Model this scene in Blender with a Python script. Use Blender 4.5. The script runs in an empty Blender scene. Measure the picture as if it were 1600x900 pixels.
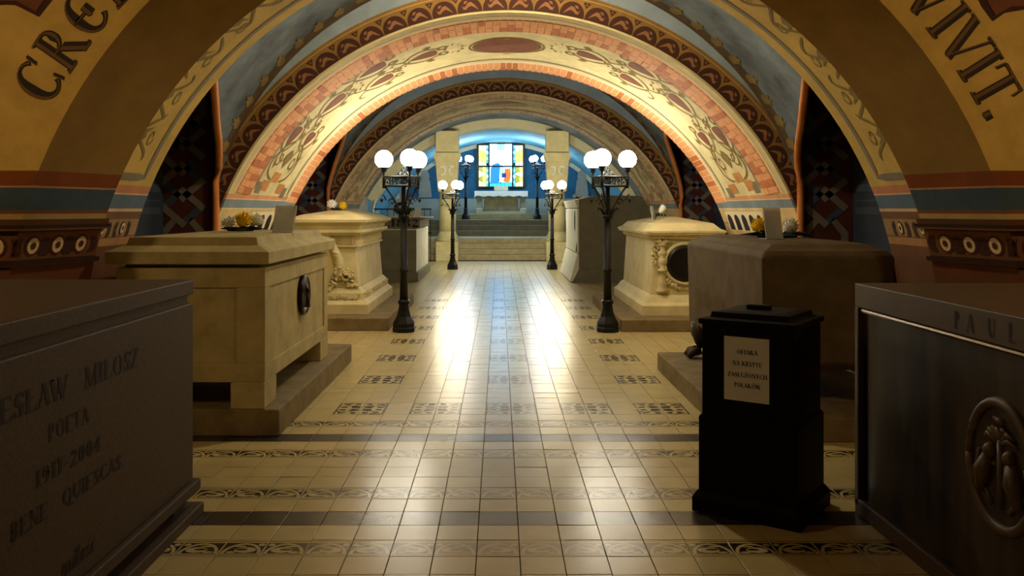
import bpy, bmesh, math, random
from mathutils import Vector, Matrix
random.seed(7)
PI = math.pi
SC = bpy.context.scene
COL = SC.collection

# ------------------------------------------------------------------ camera, world, exposure
F, VX, VY, CH, CX = 1368.0, 780.0, 328.0, 1.595, -0.095      # focal (px), vanishing point (px), camera height, camera x
cam_d = bpy.data.cameras.new('camera'); cam = bpy.data.objects.new('camera', cam_d); COL.objects.link(cam)
cam.location = (CX, 0, CH); cam.rotation_euler = (PI/2, 0, 0)
cam_d.sensor_width = 36; cam_d.lens = 36*F/1600; cam_d.shift_x = (800-VX)/1600; cam_d.shift_y = -(450-VY)/1600
cam_d.clip_start = .05; cam_d.clip_end = 200
SC.camera = cam
w = bpy.data.worlds.new('world'); SC.world = w; w.use_nodes = True
w.node_tree.nodes['Background'].inputs[0].default_value = (.01, .01, .012, 1)
w.node_tree.nodes['Background'].inputs[1].default_value = 0.0
SC.view_settings.view_transform = 'Standard'; SC.view_settings.look = 'None'
SC.view_settings.gamma = 1; SC.view_settings.use_curve_mapping = False
SC.view_settings.exposure = 0.0
GLOBE_POWER = 44.0
FAR_GLOBE_POWER = 130.0
ALTAR_GLOBE_POWER = 95.0
ENTRANCE_FILL_POWER = 150.0
BAY_LAMP_POWER = 380.0

def P(px, py, D):                 # point of the photo at distance D
    return Vector(((px-VX)/F*D+CX, D, CH-(py-VY)/F*D))
def PX(px, D): return (px-VX)/F*D+CX
def PZ(py, D): return CH-(py-VY)/F*D

# ------------------------------------------------------------------ materials
MATS = {}
def new_mat(name):
    m = bpy.data.materials.new(name); m.use_nodes = True
    return m, m.node_tree, m.node_tree.nodes['Principled BSDF']
def lin(c): return tuple(((v/255)/12.92 if v/255 <= .04045 else ((v/255+.055)/1.055)**2.4) for v in c)
def mat(name, rgb, rough=.75, var=.18, scale=6.0, spec=.4, metal=0.0, bump=0.0, bscale=60.0, rgb2=None):
    if name in MATS: return MATS[name]
    m, nt, b = new_mat(name); c = lin(rgb)
    tc = nt.nodes.new('ShaderNodeNewGeometry')
    n = nt.nodes.new('ShaderNodeTexNoise'); n.inputs['Scale'].default_value = scale; n.inputs['Detail'].default_value = 6; n.inputs['Roughness'].default_value = .65
    nt.links.new(tc.outputs['Position'], n.inputs['Vector'])
    r = nt.nodes.new('ShaderNodeValToRGB'); r.color_ramp.elements[0].position = .3; r.color_ramp.elements[1].position = .72
    c2 = lin(rgb2) if rgb2 else tuple(v*(1-var*1.6) for v in c)
    r.color_ramp.elements[0].color = (*c2, 1); r.color_ramp.elements[1].color = (*[min(1, v*(1+var*.5)) for v in c], 1)
    nt.links.new(n.outputs['Fac'], r.inputs['Fac']); nt.links.new(r.outputs['Color'], b.inputs['Base Color'])
    b.inputs['Roughness'].default_value = rough; b.inputs['Specular IOR Level'].default_value = spec; b.inputs['Metallic'].default_value = metal
    if bump:
        n2 = nt.nodes.new('ShaderNodeTexNoise'); n2.inputs['Scale'].default_value = bscale; n2.inputs['Detail'].default_value = 4
        nt.links.new(tc.outputs['Position'], n2.inputs['Vector'])
        bp = nt.nodes.new('ShaderNodeBump'); bp.inputs['Strength'].default_value = bump; bp.inputs['Distance'].default_value = .01
        nt.links.new(n2.outputs['Fac'], bp.inputs['Height']); nt.links.new(bp.outputs['Normal'], b.inputs['Normal'])
    MATS[name] = m
    return m
def mat_emit(name, rgb, strength):
    m, nt, b = new_mat(name)
    b.inputs['Base Color'].default_value = (*lin(rgb), 1)
    b.inputs['Emission Color'].default_value = (*lin(rgb), 1); b.inputs['Emission Strength'].default_value = strength
    b.inputs['Roughness'].default_value = .3
    MATS[name] = m
    return m
def mat_bands(name, stops, z0, z1, rough=.8):        # painted horizontal bands by height above the floor
    m, nt, b = new_mat(name)
    g = nt.nodes.new('ShaderNodeNewGeometry'); s = nt.nodes.new('ShaderNodeSeparateXYZ'); nt.links.new(g.outputs['Position'], s.inputs[0])
    mr = nt.nodes.new('ShaderNodeMapRange'); mr.inputs['From Min'].default_value = z0; mr.inputs['From Max'].default_value = z1
    nt.links.new(s.outputs['Z'], mr.inputs['Value'])
    r = nt.nodes.new('ShaderNodeValToRGB'); r.color_ramp.interpolation = 'CONSTANT'
    els = r.color_ramp.elements
    for i, (z, c) in enumerate(stops):
        p = max(0, min(1, (z-z0)/(z1-z0)))
        e = els[0] if i == 0 else (els[1] if i == 1 else els.new(p))
        e.position = p; e.color = (*lin(c), 1)
    nt.links.new(mr.outputs[0], r.inputs['Fac'])
    n = nt.nodes.new('ShaderNodeTexNoise'); n.inputs['Scale'].default_value = 3.5; n.inputs['Detail'].default_value = 7; n.inputs['Roughness'].default_value = .65
    nt.links.new(g.outputs['Position'], n.inputs['Vector'])
    m2 = nt.nodes.new('ShaderNodeMapRange'); m2.inputs['From Min'].default_value = .3; m2.inputs['From Max'].default_value = .75; m2.inputs['To Min'].default_value = .72; m2.inputs['To Max'].default_value = 1.08
    nt.links.new(n.outputs['Fac'], m2.inputs['Value'])
    mx = nt.nodes.new('ShaderNodeMix'); mx.data_type = 'RGBA'; mx.blend_type = 'MULTIPLY'; mx.inputs[0].default_value = 1
    nt.links.new(r.outputs['Color'], mx.inputs[6]); nt.links.new(m2.outputs[0], mx.inputs[7])
    nt.links.new(mx.outputs[2], b.inputs['Base Color']); b.inputs['Roughness'].default_value = rough
    b.inputs['Specular IOR Level'].default_value = .25
    MATS[name] = m
    return m

OCHRE = (196, 162, 84); RED = (150, 84, 40); PINK = (202, 140, 104); BLUE = (78, 98, 118); CREAM = (226, 210, 160); DBROWN = (86, 50, 32)
mat_bands('near_arch_shade_paint', [(0, (120, 74, 42)), (1.24, (66, 40, 26)), (1.27, (128, 84, 48)), (1.465, (60, 38, 24)), (1.50, (104, 70, 40)), (1.535, (206, 176, 118)), (1.56, (140, 92, 52)), (1.59, BLUE), (1.725, (214, 160, 120)), (1.737, RED), (1.83, (166, 132, 68))], 0, 3)  # upper ochre darkened: the soffit's shade is put into its colour
mat_bands('near_wall_lit_paint', [(0, (120, 74, 42)), (1.24, (66, 40, 26)), (1.27, (128, 84, 48)), (1.465, (60, 38, 24)), (1.50, (104, 70, 40)), (1.535, (206, 176, 118)), (1.56, (140, 92, 52)), (1.59, BLUE), (1.725, (214, 160, 120)), (1.737, RED), (1.83, (232, 196, 110))], 0, 3)  # same bands for the lettered face, upper ochre brightened to paint light on it
mat_bands('near_inner_paint', [(0, (128, 82, 46)), (1.32, (190, 140, 84)), (1.375, (132, 92, 54)), (1.39, (176, 142, 92)), (1.52, (128, 92, 54)), (1.575, (230, 190, 140)), (1.60, (96, 120, 140)), (1.705, (230, 190, 150)), (1.72, (206, 138, 98)), (1.775, (212, 180, 92))], 0, 3)
mat_bands('middle_arch_paint', [(0, (206, 178, 124)), (1.40, (186, 150, 96)), (1.42, (222, 196, 138)), (1.595, (238, 216, 170)), (1.615, (132, 150, 162)), (1.705, (240, 214, 170)), (1.715, (226, 164, 118)), (1.765, (230, 216, 164))], 0, 3)
mat('cream_paint', (228, 212, 160), .8, .1, 2.5)
mat('vault_blue', (116, 132, 146), .85, .3, 1.8, rgb2=(62, 70, 80))
mat('spandrel_blue', (154, 174, 192), .85, .15, 3)
mat('niche_maroon', (82, 36, 28), .85, .2, 3)
mat('niche_blue', (44, 56, 78), .85, .2, 3)
mat('knot_grey', (120, 112, 100), .85, .1, 5); mat('knot_blue', (62, 74, 92), .85, .1, 5)
mat('orange_rib', (226, 142, 74), .7, .12, 5)
mat('dark_brown_paint', (70, 36, 24), .8, .12, 6); mat('gold_paint', (150, 112, 54), .75, .2, 6); mat('ochre_paint', OCHRE, .8, .15, 4)
mat('tan_paint', (206, 156, 112), .8, .15, 8); mat('olive_paint', (136, 116, 56), .8, .2, 8); mat('grey_paint', (132, 122, 104), .8, .1, 6)
mat('cartouche_brown', (128, 76, 54), .8, .15, 9); mat('check_orange', (204, 140, 76), .8, .15, 9)
mat('brick_light', (244, 172, 116), .75, .15, 14); mat('brick_dark', (206, 122, 72), .75, .15, 14); mat('brick_joint', (240, 216, 176), .8, .05)
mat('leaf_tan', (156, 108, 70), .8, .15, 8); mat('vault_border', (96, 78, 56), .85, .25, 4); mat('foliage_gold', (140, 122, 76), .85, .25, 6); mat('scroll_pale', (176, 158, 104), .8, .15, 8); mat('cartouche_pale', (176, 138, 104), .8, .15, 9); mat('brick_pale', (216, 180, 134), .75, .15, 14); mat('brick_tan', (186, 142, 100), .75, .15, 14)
mat('letter_black', (34, 20, 16), .7, .1); mat('letter_fill', (122, 88, 52), .75, .1)
mat('white_paint', (228, 214, 184), .8, .05); mat('hole_black', (22, 18, 16), .8, .0)
mat('red_frieze', (140, 84, 50), .8, .2, 9); mat('disc_white', (236, 214, 164), .7, .05); mat('disc_ring', (96, 40, 26), .8, .1)
mat('plaster_shell', (150, 116, 70), .9, .2, 2)
# stone
mat('sandstone', (188, 174, 126), .8, .2, 4, .3, 0, .15, 120)
mat('limestone', (222, 210, 160), .7, .15, 3, .35, 0, .1, 90)
mat('plinth_stone', (138, 122, 88), .85, .25, 5, .3, 0, .15, 90)
mat('pale_granite', (84, 69, 54), .6, .45, 90, .25, 0, 0, 60, (58, 45, 35))
mat('dark_stone', (98, 82, 56), .8, .25, 5, .3, 0, .25, 70)
mat('grey_stone', (132, 128, 112), .8, .15, 4, .3, 0, .1, 70)
mat('white_stone', (242, 241, 230), .75, .1, 4, .3, 0, .1, 70)
mat('marble_white', (84, 66, 48), .5, .15, 5)
mat('carved', (206, 192, 142), .75, .2, 9)
mat('bronze', (40, 26, 20), .3, .3, 20, .6, .8)
mat('black_stone', (14, 14, 16), .35, .1, 9)
mat('claw_bronze', (58, 44, 28), .5, .3, 20, .5, .5)
mat('iron', (16, 20, 22), .42, .2, 20, .5, .5)
mat('box_wood', (8, 5, 4), .6, .3, 12, .12)
mat('paper', (216, 216, 214), .8, .04, 8); mat('ink', (24, 20, 20), .7, 0)
mat('chrome', (150, 140, 130), .25, .1, 9, .5, .9)
mat('leaf_dark', (26, 34, 22), .7, .3, 30); mat('petal_white', (252, 250, 240), .7, .1, 30); mat('petal_yellow', (250, 214, 26), .7, .15, 30)
mat('card_clear', (236, 240, 242), .2, .05, 12, .7); mat('card_white', (240, 240, 236), .6, .05)
_b = MATS['card_clear'].node_tree.nodes['Principled BSDF']; _b.inputs['Alpha'].default_value = .6
mat('altar_cloth', (226, 228, 222), .8, .06, 8); mat('altar_stone', (170, 164, 140), .75, .15, 5)
mat('step_stone', (186, 172, 130), .5, .2, 5); mat('step_dark', (128, 122, 100), .6, .2, 5)
mat('chapel_blue', (36, 96, 130), .85, .25, 2); mat('chapel_light', (98, 158, 186), .85, .12, 2); mat('chapel_grey', (150, 152, 142), .85, .12, 3)
mat('chapel_ring', (206, 200, 168), .8, .08, 3); mat('figure_pale', (150, 150, 138), .85, .1, 6)
mat('lead', (12, 16, 20), .5, 0)
mat('grout', (40, 34, 22), .9, .2, 20)

def marble_mat():
    m, nt, b = new_mat('marble_veined')
    g = nt.nodes.new('ShaderNodeNewGeometry'); mp = nt.nodes.new('ShaderNodeMapping'); mp.inputs['Rotation'].default_value = (.75, 0, 0); mp.inputs['Scale'].default_value = (1, 3.2, .5)
    nt.links.new(g.outputs['Position'], mp.inputs['Vector'])
    n = nt.nodes.new('ShaderNodeTexNoise'); n.inputs['Scale'].default_value = 2.6; n.inputs['Detail'].default_value = 5; n.inputs['Distortion'].default_value = .6
    nt.links.new(mp.outputs[0], n.inputs['Vector'])
    r = nt.nodes.new('ShaderNodeValToRGB'); r.color_ramp.elements[0].position = .35; r.color_ramp.elements[1].position = .68
    r.color_ramp.elements[0].color = (*lin((26, 22, 22)), 1); r.color_ramp.elements[1].color = (*lin((64, 54, 50)), 1)
    nt.links.new(n.outputs['Fac'], r.inputs[0]); nt.links.new(r.outputs[0], b.inputs['Base Color']); b.inputs['Roughness'].default_value = .4
    MATS['marble_veined'] = m
marble_mat()

def tile_mat(name, rgb, worn=None):
    m, nt, b = new_mat(name); c = lin(rgb)
    g = nt.nodes.new('ShaderNodeNewGeometry')
    n = nt.nodes.new('ShaderNodeTexNoise'); n.inputs['Scale'].default_value = 5; n.inputs['Detail'].default_value = 3; n.inputs['Roughness'].default_value = .5
    nt.links.new(g.outputs['Position'], n.inputs['Vector'])
    r = nt.nodes.new('ShaderNodeValToRGB'); r.color_ramp.elements[0].position = .25; r.color_ramp.elements[1].position = .75
    r.color_ramp.elements[0].color = (*[v*.9 for v in c], 1); r.color_ramp.elements[1].color = (*[min(1, v*1.05) for v in c], 1)
    nt.links.new(n.outputs['Fac'], r.inputs[0]); out = r.outputs[0]
    if worn:                                             # print trodden away along the middle of the aisle
        s = nt.nodes.new('ShaderNodeSeparateXYZ'); nt.links.new(g.outputs['Position'], s.inputs[0])
        a = nt.nodes.new('ShaderNodeMath'); a.operation = 'ABSOLUTE'; nt.links.new(s.outputs['X'], a.inputs[0])
        n2 = nt.nodes.new('ShaderNodeTexNoise'); n2.inputs['Scale'].default_value = 4; n2.inputs['Detail'].default_value = 5; nt.links.new(g.outputs['Position'], n2.inputs['Vector'])
        ad = nt.nodes.new('ShaderNodeMath'); ad.operation = 'MULTIPLY_ADD'; ad.inputs[1].default_value = 1.1; nt.links.new(n2.outputs['Fac'], ad.inputs[0]); nt.links.new(a.outputs[0], ad.inputs[2])
        mr = nt.nodes.new('ShaderNodeMapRange'); mr.inputs['From Min'].default_value = .75; mr.inputs['From Max'].default_value = 1.55; mr.inputs['To Min'].default_value = worn; mr.inputs['To Max'].default_value = .0
        nt.links.new(ad.outputs[0], mr.inputs[0])
        mx = nt.nodes.new('ShaderNodeMix'); mx.data_type = 'RGBA'; nt.links.new(mr.outputs[0], mx.inputs[0]); nt.links.new(out, mx.inputs[6])
        mx.inputs[7].default_value = (*[v*.9 for v in lin((190, 170, 116))], 1); out = mx.outputs[2]
    nt.links.new(out, b.inputs['Base Color'])
    b.inputs['Roughness'].default_value = .26
    b.inputs['Specular IOR Level'].default_value = .5
    MATS[name] = m
tile_mat('tile_cream', (204, 188, 134)); tile_mat('tile_dark', (58, 54, 50), .35); tile_mat('tile_print', (44, 36, 28), .8)

# ------------------------------------------------------------------ mesh building
class MB:
    def __init__(s): s.v = []; s.f = []; s.m = []; s.mi = 0
    def add(s, vs, fs):
        o = len(s.v); s.v += [tuple(v) for v in vs]
        for f in fs: s.f.append(tuple(i+o for i in f)); s.m.append(s.mi)
    def poly(s, pts): s.add(pts, [tuple(range(len(pts)))])
    def box(s, x0, x1, y0, y1, z0, z1):
        s.hexa([(x0, y0, z0), (x1, y0, z0), (x1, y1, z0), (x0, y1, z0)], [(x0, y0, z1), (x1, y0, z1), (x1, y1, z1), (x0, y1, z1)])
    def hexa(s, lo, hi):
        s.add(list(lo)+list(hi), [(3, 2, 1, 0), (4, 5, 6, 7), (0, 1, 5, 4), (1, 2, 6, 5), (2, 3, 7, 6), (3, 0, 4, 7)])
    def tier(s, c, sections):             # stacked rectangles (half x, half y, z) around c: mouldings, lids, flared bases
        o = len(s.v)
        for hx, hy, z in sections:
            for sx, sy in ((-1, -1), (1, -1), (1, 1), (-1, 1)): s.v.append((c[0]+sx*hx, c[1]+sy*hy, z))
        n = len(sections)
        s.f.append((o+3, o+2, o+1, o)); s.m.append(s.mi)
        for i in range(n-1):
            for k in range(4):
                a, b = o+i*4+k, o+i*4+(k+1) % 4
                s.f.append((a, b, b+4, a+4)); s.m.append(s.mi)
        t = o+(n-1)*4; s.f.append((t, t+1, t+2, t+3)); s.m.append(s.mi)
    def lathe(s, c, prof, n=20, ax=None, ph=0):           # prof: (r, h); ax: 3x3 columns for (x, y, axis)
        o = len(s.v)
        for r, h in prof:
            for k in range(n):
                a = 2*PI*k/n+ph; p = Vector((r*math.cos(a), r*math.sin(a), h))
                if ax is not None: p = ax @ p
                s.v.append((c[0]+p.x, c[1]+p.y, c[2]+p.z))
        for i in range(len(prof)-1):
            for k in range(n):
                a, b = o+i*n+k, o+i*n+(k+1) % n
                s.f.append((a, b, b+n, a+n)); s.m.append(s.mi)
        s.f.append(tuple(o+k for k in reversed(range(n)))); s.m.append(s.mi)
        t = o+(len(prof)-1)*n; s.f.append(tuple(t+k for k in range(n))); s.m.append(s.mi)
    def ball(s, c, r, n=12, m=8, sz=1.0):
        s.lathe(c, [(r*math.sin(PI*i/m)+1e-5, -r*sz*math.cos(PI*i/m)) for i in range(m+1)], n)
    def tube(s, pts, r, n=6):
        pts = [Vector(p) for p in pts]; o = len(s.v); rr = r if isinstance(r, (list, tuple)) else [r]*len(pts)
        for i, p in enumerate(pts):
            d = (pts[min(i+1, len(pts)-1)]-pts[max(i-1, 0)]).normalized()
            u = d.cross(Vector((0, 0, 1)) if abs(d.z) < .9 else Vector((1, 0, 0))).normalized(); v = d.cross(u)
            for k in range(n):
                a = 2*PI*k/n; q = p+(u*math.cos(a)+v*math.sin(a))*rr[i]; s.v.append(tuple(q))
        for i in range(len(pts)-1):
            for k in range(n):
                a, b = o+i*n+k, o+i*n+(k+1) % n
                s.f.append((a, b, b+n, a+n)); s.m.append(s.mi)
        s.f.append(tuple(o+k for k in reversed(range(n)))); s.m.append(s.mi)
        t = o+(len(pts)-1)*n; s.f.append(tuple(t+k for k in range(n))); s.m.append(s.mi)
    def grid(s, fn, us, vs):
        o = len(s.v)
        for u in us:
            for v in vs: s.v.append(tuple(fn(u, v)))
        nv = len(vs)
        for i in range(len(us)-1):
            for j in range(nv-1):
                a = o+i*nv+j; s.f.append((a, a+1, a+nv+1, a+nv)); s.m.append(s.mi)
    def prism(s, pts, d):                 # polygon extruded by vector d
        n = len(pts); a = [Vector(p) for p in pts]; b = [p+Vector(d) for p in a]
        s.add(a+b, [tuple(reversed(range(n))), tuple(range(n, 2*n))]+[(i, (i+1) % n, n+(i+1) % n, n+i) for i in range(n)])
    def build(s, name, mats, parent=None, smooth=False, bevel=0, fix=True):
        me = bpy.data.meshes.new(name); me.from_pydata(s.v, [], s.f)
        mats = mats if isinstance(mats, (list, tuple)) else [mats]
        for m in mats: me.materials.append(MATS[m])
        if len(mats) > 1: me.polygons.foreach_set('material_index', s.m)
        if fix:
            bm = bmesh.new(); bm.from_mesh(me); bmesh.ops.recalc_face_normals(bm, faces=bm.faces); bm.to_mesh(me); bm.free()
        if smooth:
            for p in me.polygons: p.use_smooth = True
        me.update()
        o = bpy.data.objects.new(name, me); COL.objects.link(o)
        if bevel:
            bv = o.modifiers.new('bevel', 'BEVEL'); bv.width = bevel; bv.segments = 2; bv.limit_method = 'ANGLE'; bv.angle_limit = .6
        if parent: o.parent = parent; o.matrix_parent_inverse = Matrix.Translation(-Vector(parent.location)) if parent.type == 'EMPTY' and parent.rotation_euler.z == 0 else Matrix()
        return o
def thing(name, label, cat, loc=(0, 0, 0), rotz=0, group=None):
    o = bpy.data.objects.new(name, None); COL.objects.link(o); o.location = loc; o.rotation_euler = (0, 0, rotz)
    o.empty_display_size = .1
    o['label'] = label; o['category'] = cat
    if group: o['group'] = group
    bpy.context.view_layer.update()
    return o
def tag(o, label, cat, group=None):
    o['label'] = label; o['category'] = cat
    if group: o['group'] = group
    return o
def struct(o, label=None, cat=None):
    o['kind'] = 'structure'
    if label: o['label'] = label; o['category'] = cat
    return o
def copy_tree(o, parent=None):
    c = o.copy(); COL.objects.link(c)
    if parent: c.parent = parent
    for ch in list(o.children): copy_tree(ch, c)
    return c
def frange(a, b, n): return [a+(b-a)*i/(n-1) for i in range(n)]

# ------------------------------------------------------------------ lettering (own serif alphabet, cap height 1)
TK, TN = .17, .055
def arc(cx, cy, rx, ry, a0, a1): return ('A', cx, cy, rx, ry, a0, a1)
def S_(x, y0=0, y1=1, f=3): return ('S', x, y0, y1, f)
def L_(x0, y0, x1, y1, w): return ('L', x0, y0, x1, y1, w)
def H_(x0, x1, y, tick=0): return ('H', x0, x1, y, tick)
def F_(x, y): return ('F', x, y)
K, N = 'K', 'N'
GL = {
 'A': ([L_(.08, 0, .40, 1, N), L_(.38, 1, .70, 0, K), H_(.2, .56, .34), F_(.08, 0), F_(.70, 0)], .8),
 'B': ([S_(.17), arc(.32, .76, .22, .24, -90, 90), arc(.32, .26, .28, .26, -90, 90), H_(.1, .34, 1), H_(.1, .34, .51), H_(.1, .34, 0)], .7),
 'C': ([arc(.44, .5, .38, .5, 48, 312), L_(.70, .72, .73, .98, N), L_(.70, .28, .73, .04, N)], .82),
 'D': ([S_(.17), arc(.32, .5, .44, .5, -90, 90), H_(.1, .34, .975), H_(.1, .34, .025)], .84),
 'E': ([S_(.17), H_(.1, .62, .97, -1), H_(.17, .5, .5), H_(.1, .64, .03, 1)], .72),
 'F': ([S_(.17), H_(.1, .62, .97, -1), H_(.17, .5, .5)], .66),
 'H': ([S_(.17), S_(.68), H_(.17, .68, .5)], .86),
 'I': ([S_(.17)], .36),
 'K': ([S_(.17), L_(.2, .42, .66, 1, N), L_(.32, .56, .74, 0, K), F_(.66, 1), F_(.74, 0)], .86),
 'L': ([S_(.17), H_(.1, .62, .03, 1)], .68),
 'M': ([L_(.12, 0, .16, 1, N), L_(.17, 1, .5, .04, K), L_(.5, .04, .84, 1, N), S_(.86), F_(.12, 0), F_(.14, 1)], 1.05),
 'N': ([L_(.14, 0, .14, 1, N), L_(.14, 1, .7, 0, K), ('L', .7, 0, .7, 1, N), F_(.14, 0), F_(.7, 1), F_(.12, 1)], .84),
 'O': ([arc(.44, .5, .38, .5, 0, 360)], .88),
 'P': ([S_(.17), arc(.32, .74, .26, .26, -90, 90), H_(.1, .34, .975), H_(.2, .34, .49)], .66),
 'Q': ([arc(.44, .5, .38, .5, 0, 360), L_(.42, .1, .82, -.2, K)], .88),
 'R': ([S_(.17), arc(.32, .74, .25, .26, -90, 90), H_(.1, .34, .975), H_(.2, .34, .49), L_(.38, .47, .72, 0, K), F_(.74, 0)], .8),
 'S': ([arc(.32, .74, .22, .26, 40, 235), L_(.17, .62, .48, .38, K), arc(.32, .26, .23, .26, -140, 50), L_(.52, .72, .54, .97, N), L_(.1, .28, .08, .03, N)], .64),
 'T': ([S_(.38), H_(.03, .73, .97, -1), L_(.04, .97, .02, .74, N)], .78),
 'U': ([S_(.17, .3, 1, 2), arc(.42, .3, .25, .3, 180, 360), ('L', .67, .3, .67, 1, N), F_(.67, 1)], .82),
 'V': ([L_(.08, 1, .40, 0, K), L_(.40, 0, .70, 1, N), F_(.08, 1), F_(.70, 1)], .78),
 'W': ([L_(.06, 1, .32, 0, K), L_(.32, 0, .56, 1, N), L_(.5, 1, .76, 0, K), L_(.76, 0, 1.0, 1, N), F_(.06, 1), F_(.52, 1), F_(1.0, 1)], 1.06),
 'Y': ([L_(.06, 1, .37, .45, K), L_(.38, .45, .66, 1, N), S_(.38, 0, .48, 1), F_(.06, 1), F_(.66, 1)], .74),
 'Z': ([H_(.06, .62, .97), L_(.58, .97, .1, .03, K), H_(.06, .64, .03, 1), L_(.07, .97, .05, .74, N)], .7),
 '0': ([arc(.3, .5, .25, .5, 0, 360)], .6), '1': ([S_(.24), L_(.08, .8, .24, .97, N)], .42),
 '2': ([arc(.3, .73, .22, .27, -20, 170), L_(.48, .62, .1, .06, N), ('L', .08, .07, .56, .07, K)], .62),
 '4': ([('L', .42, 0, .42, 1, K), L_(.42, .98, .05, .32, N), H_(.04, .58, .3), F_(.42, 0)], .62),
 '8': ([arc(.3, .75, .2, .25, 0, 360), arc(.3, .27, .24, .27, 0, 360)], .6),
 '9': ([arc(.3, .68, .23, .32, 0, 360), arc(.24, .5, .29, .5, -80, 20)], .6),
 '-': ([H_(.04, .46, .42), H_(.04, .46, .46)], .5), '.': ([('L', .12, 0, .12, .16, K)], .26), ' ': ([], .5),
 'm': ([S_(.14, 0, .62, 1), arc(.29, .4, .15, .22, 0, 180), S_(.44, 0, .42, 1), arc(.59, .4, .15, .22, 0, 180), S_(.74, 0, .42, 1)], .88),
 'i': ([S_(.14, 0, .62, 1), ('L', .14, .76, .14, .92, K)], .28), 'l': ([S_(.14, 0, 1, 1)], .28),
 'o': ([arc(.26, .31, .22, .31, 0, 360)], .52), 's': ([arc(.2, .46, .14, .16, 40, 250), arc(.2, .16, .15, .16, -150, 70)], .4), 'c': ([arc(.26, .31, .22, .31, 45, 315)], .48),
}
GL['€'] = ([arc(.46, .5, .40, .5, 42, 318), H_(.1, .5, .5), L_(.5, .62, .5, .38, K)], .86)          # rounded E
GL['Ł'] = (GL['L'][0]+[L_(.02, .34, .42, .64, N)], .68); GL['ł'] = (GL['l'][0]+[L_(.02, .4, .28, .62, N)], .3)
GL['Ó'] = (GL['O'][0]+[L_(.42, 1.08, .56, 1.26, K)], .88); GL['Ż'] = (GL['Z'][0]+[('L', .34, 1.1, .34, 1.24, K)], .7)
GL['Ę'] = (GL['E'][0]+[arc(.56, -.1, .1, .12, 90, 290)], .72); GL['ś'] = (GL['s'][0]+[L_(.18, .74, .32, .92, N)], .4); GL['ć'] = (GL['c'][0]+[L_(.22, .74, .36, .92, N)], .48)
def glyph(ch, kw=1.0):
    tk, tn = TK*kw, TN*kw; out = []
    def ln(x0, y0, x1, y1, w):
        d = Vector((x1-x0, y1-y0)); n = Vector((-d.y, d.x)).normalized()*w/2
        if abs(d.y) > abs(d.x)*.4: n = Vector((w/2/max(.5, abs(d.normalized().y)), 0))     # level ends
        out.append([(x0+n.x, y0+n.y), (x0-n.x, y0-n.y), (x1-n.x, y1-n.y), (x1+n.x, y1+n.y)])
    for p in GL[ch][0]:
        k = p[0]
        if k == 'S':
            ln(p[1], p[2], p[1], p[3], tk)
            if p[4] & 1: out.append([(p[1]-.15, p[2]), (p[1]+.15, p[2]), (p[1]+.15, p[2]+tn), (p[1]-.15, p[2]+tn)])
            if p[4] & 2: out.append([(p[1]-.15, p[3]-tn), (p[1]+.15, p[3]-tn), (p[1]+.15, p[3]), (p[1]-.15, p[3])])
        elif k == 'L': ln(p[1], p[2], p[3], p[4], tk if p[5] == 'K' else tn)
        elif k == 'F':
            y = p[2] if p[2] < .5 else p[2]-tn
            out.append([(p[1]-.12, y), (p[1]+.12, y), (p[1]+.12, y+tn), (p[1]-.12, y+tn)])
        elif k == 'H':
            x0, x1, y, t = p[1:]
            out.append([(x0, y-tn/2), (x1, y-tn/2), (x1, y+tn/2), (x0, y+tn/2)])
            if t: out.append([(x1-tn, y), (x1, y), (x1+.02, y+.22*t), (x1-.01, y+.22*t)])
        elif k == 'A':
            cx, cy, rx, ry, a0, a1 = p[1:]; n = max(6, int(abs(a1-a0)/14))
            for i in range(n):
                q = []
                for a in (a0+(a1-a0)*i/n, a0+(a1-a0)*(i+1)/n):
                    a = math.radians(a); c, s = math.cos(a), math.sin(a); wd = tn+(tk-tn)*abs(c)**1.3
                    q.append(((cx+rx*c, cy+ry*s), (cx+(rx-wd)*c, cy+(ry-(tn+.3*(wd-tn)))*s)))
                out.append([q[0][0], q[0][1], q[1][1], q[1][0]])
    return out, GL[ch][1]
def text_width(t): return sum(GL[c][1] for c in t)
def text_mesh(mb, t, o, ux, uy, h, width=None, slant=0, kw=1.0, centre=False):    # o origin, ux reading direction, uy up; width fits the line
    o, ux, uy = Vector(o), Vector(ux), Vector(uy); sx = h if width is None else width/text_width(t)
    x = -text_width(t)/2 if centre else 0
    for c in t:
        ps, wd = glyph(c, kw)
        for i, p in enumerate(ps): mb.poly([o+ux*((x+a+slant*b)*sx)+uy*(b*h)+ux.cross(uy)*(.0002*(i % 4)) for a, b in p])
        x += wd

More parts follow.
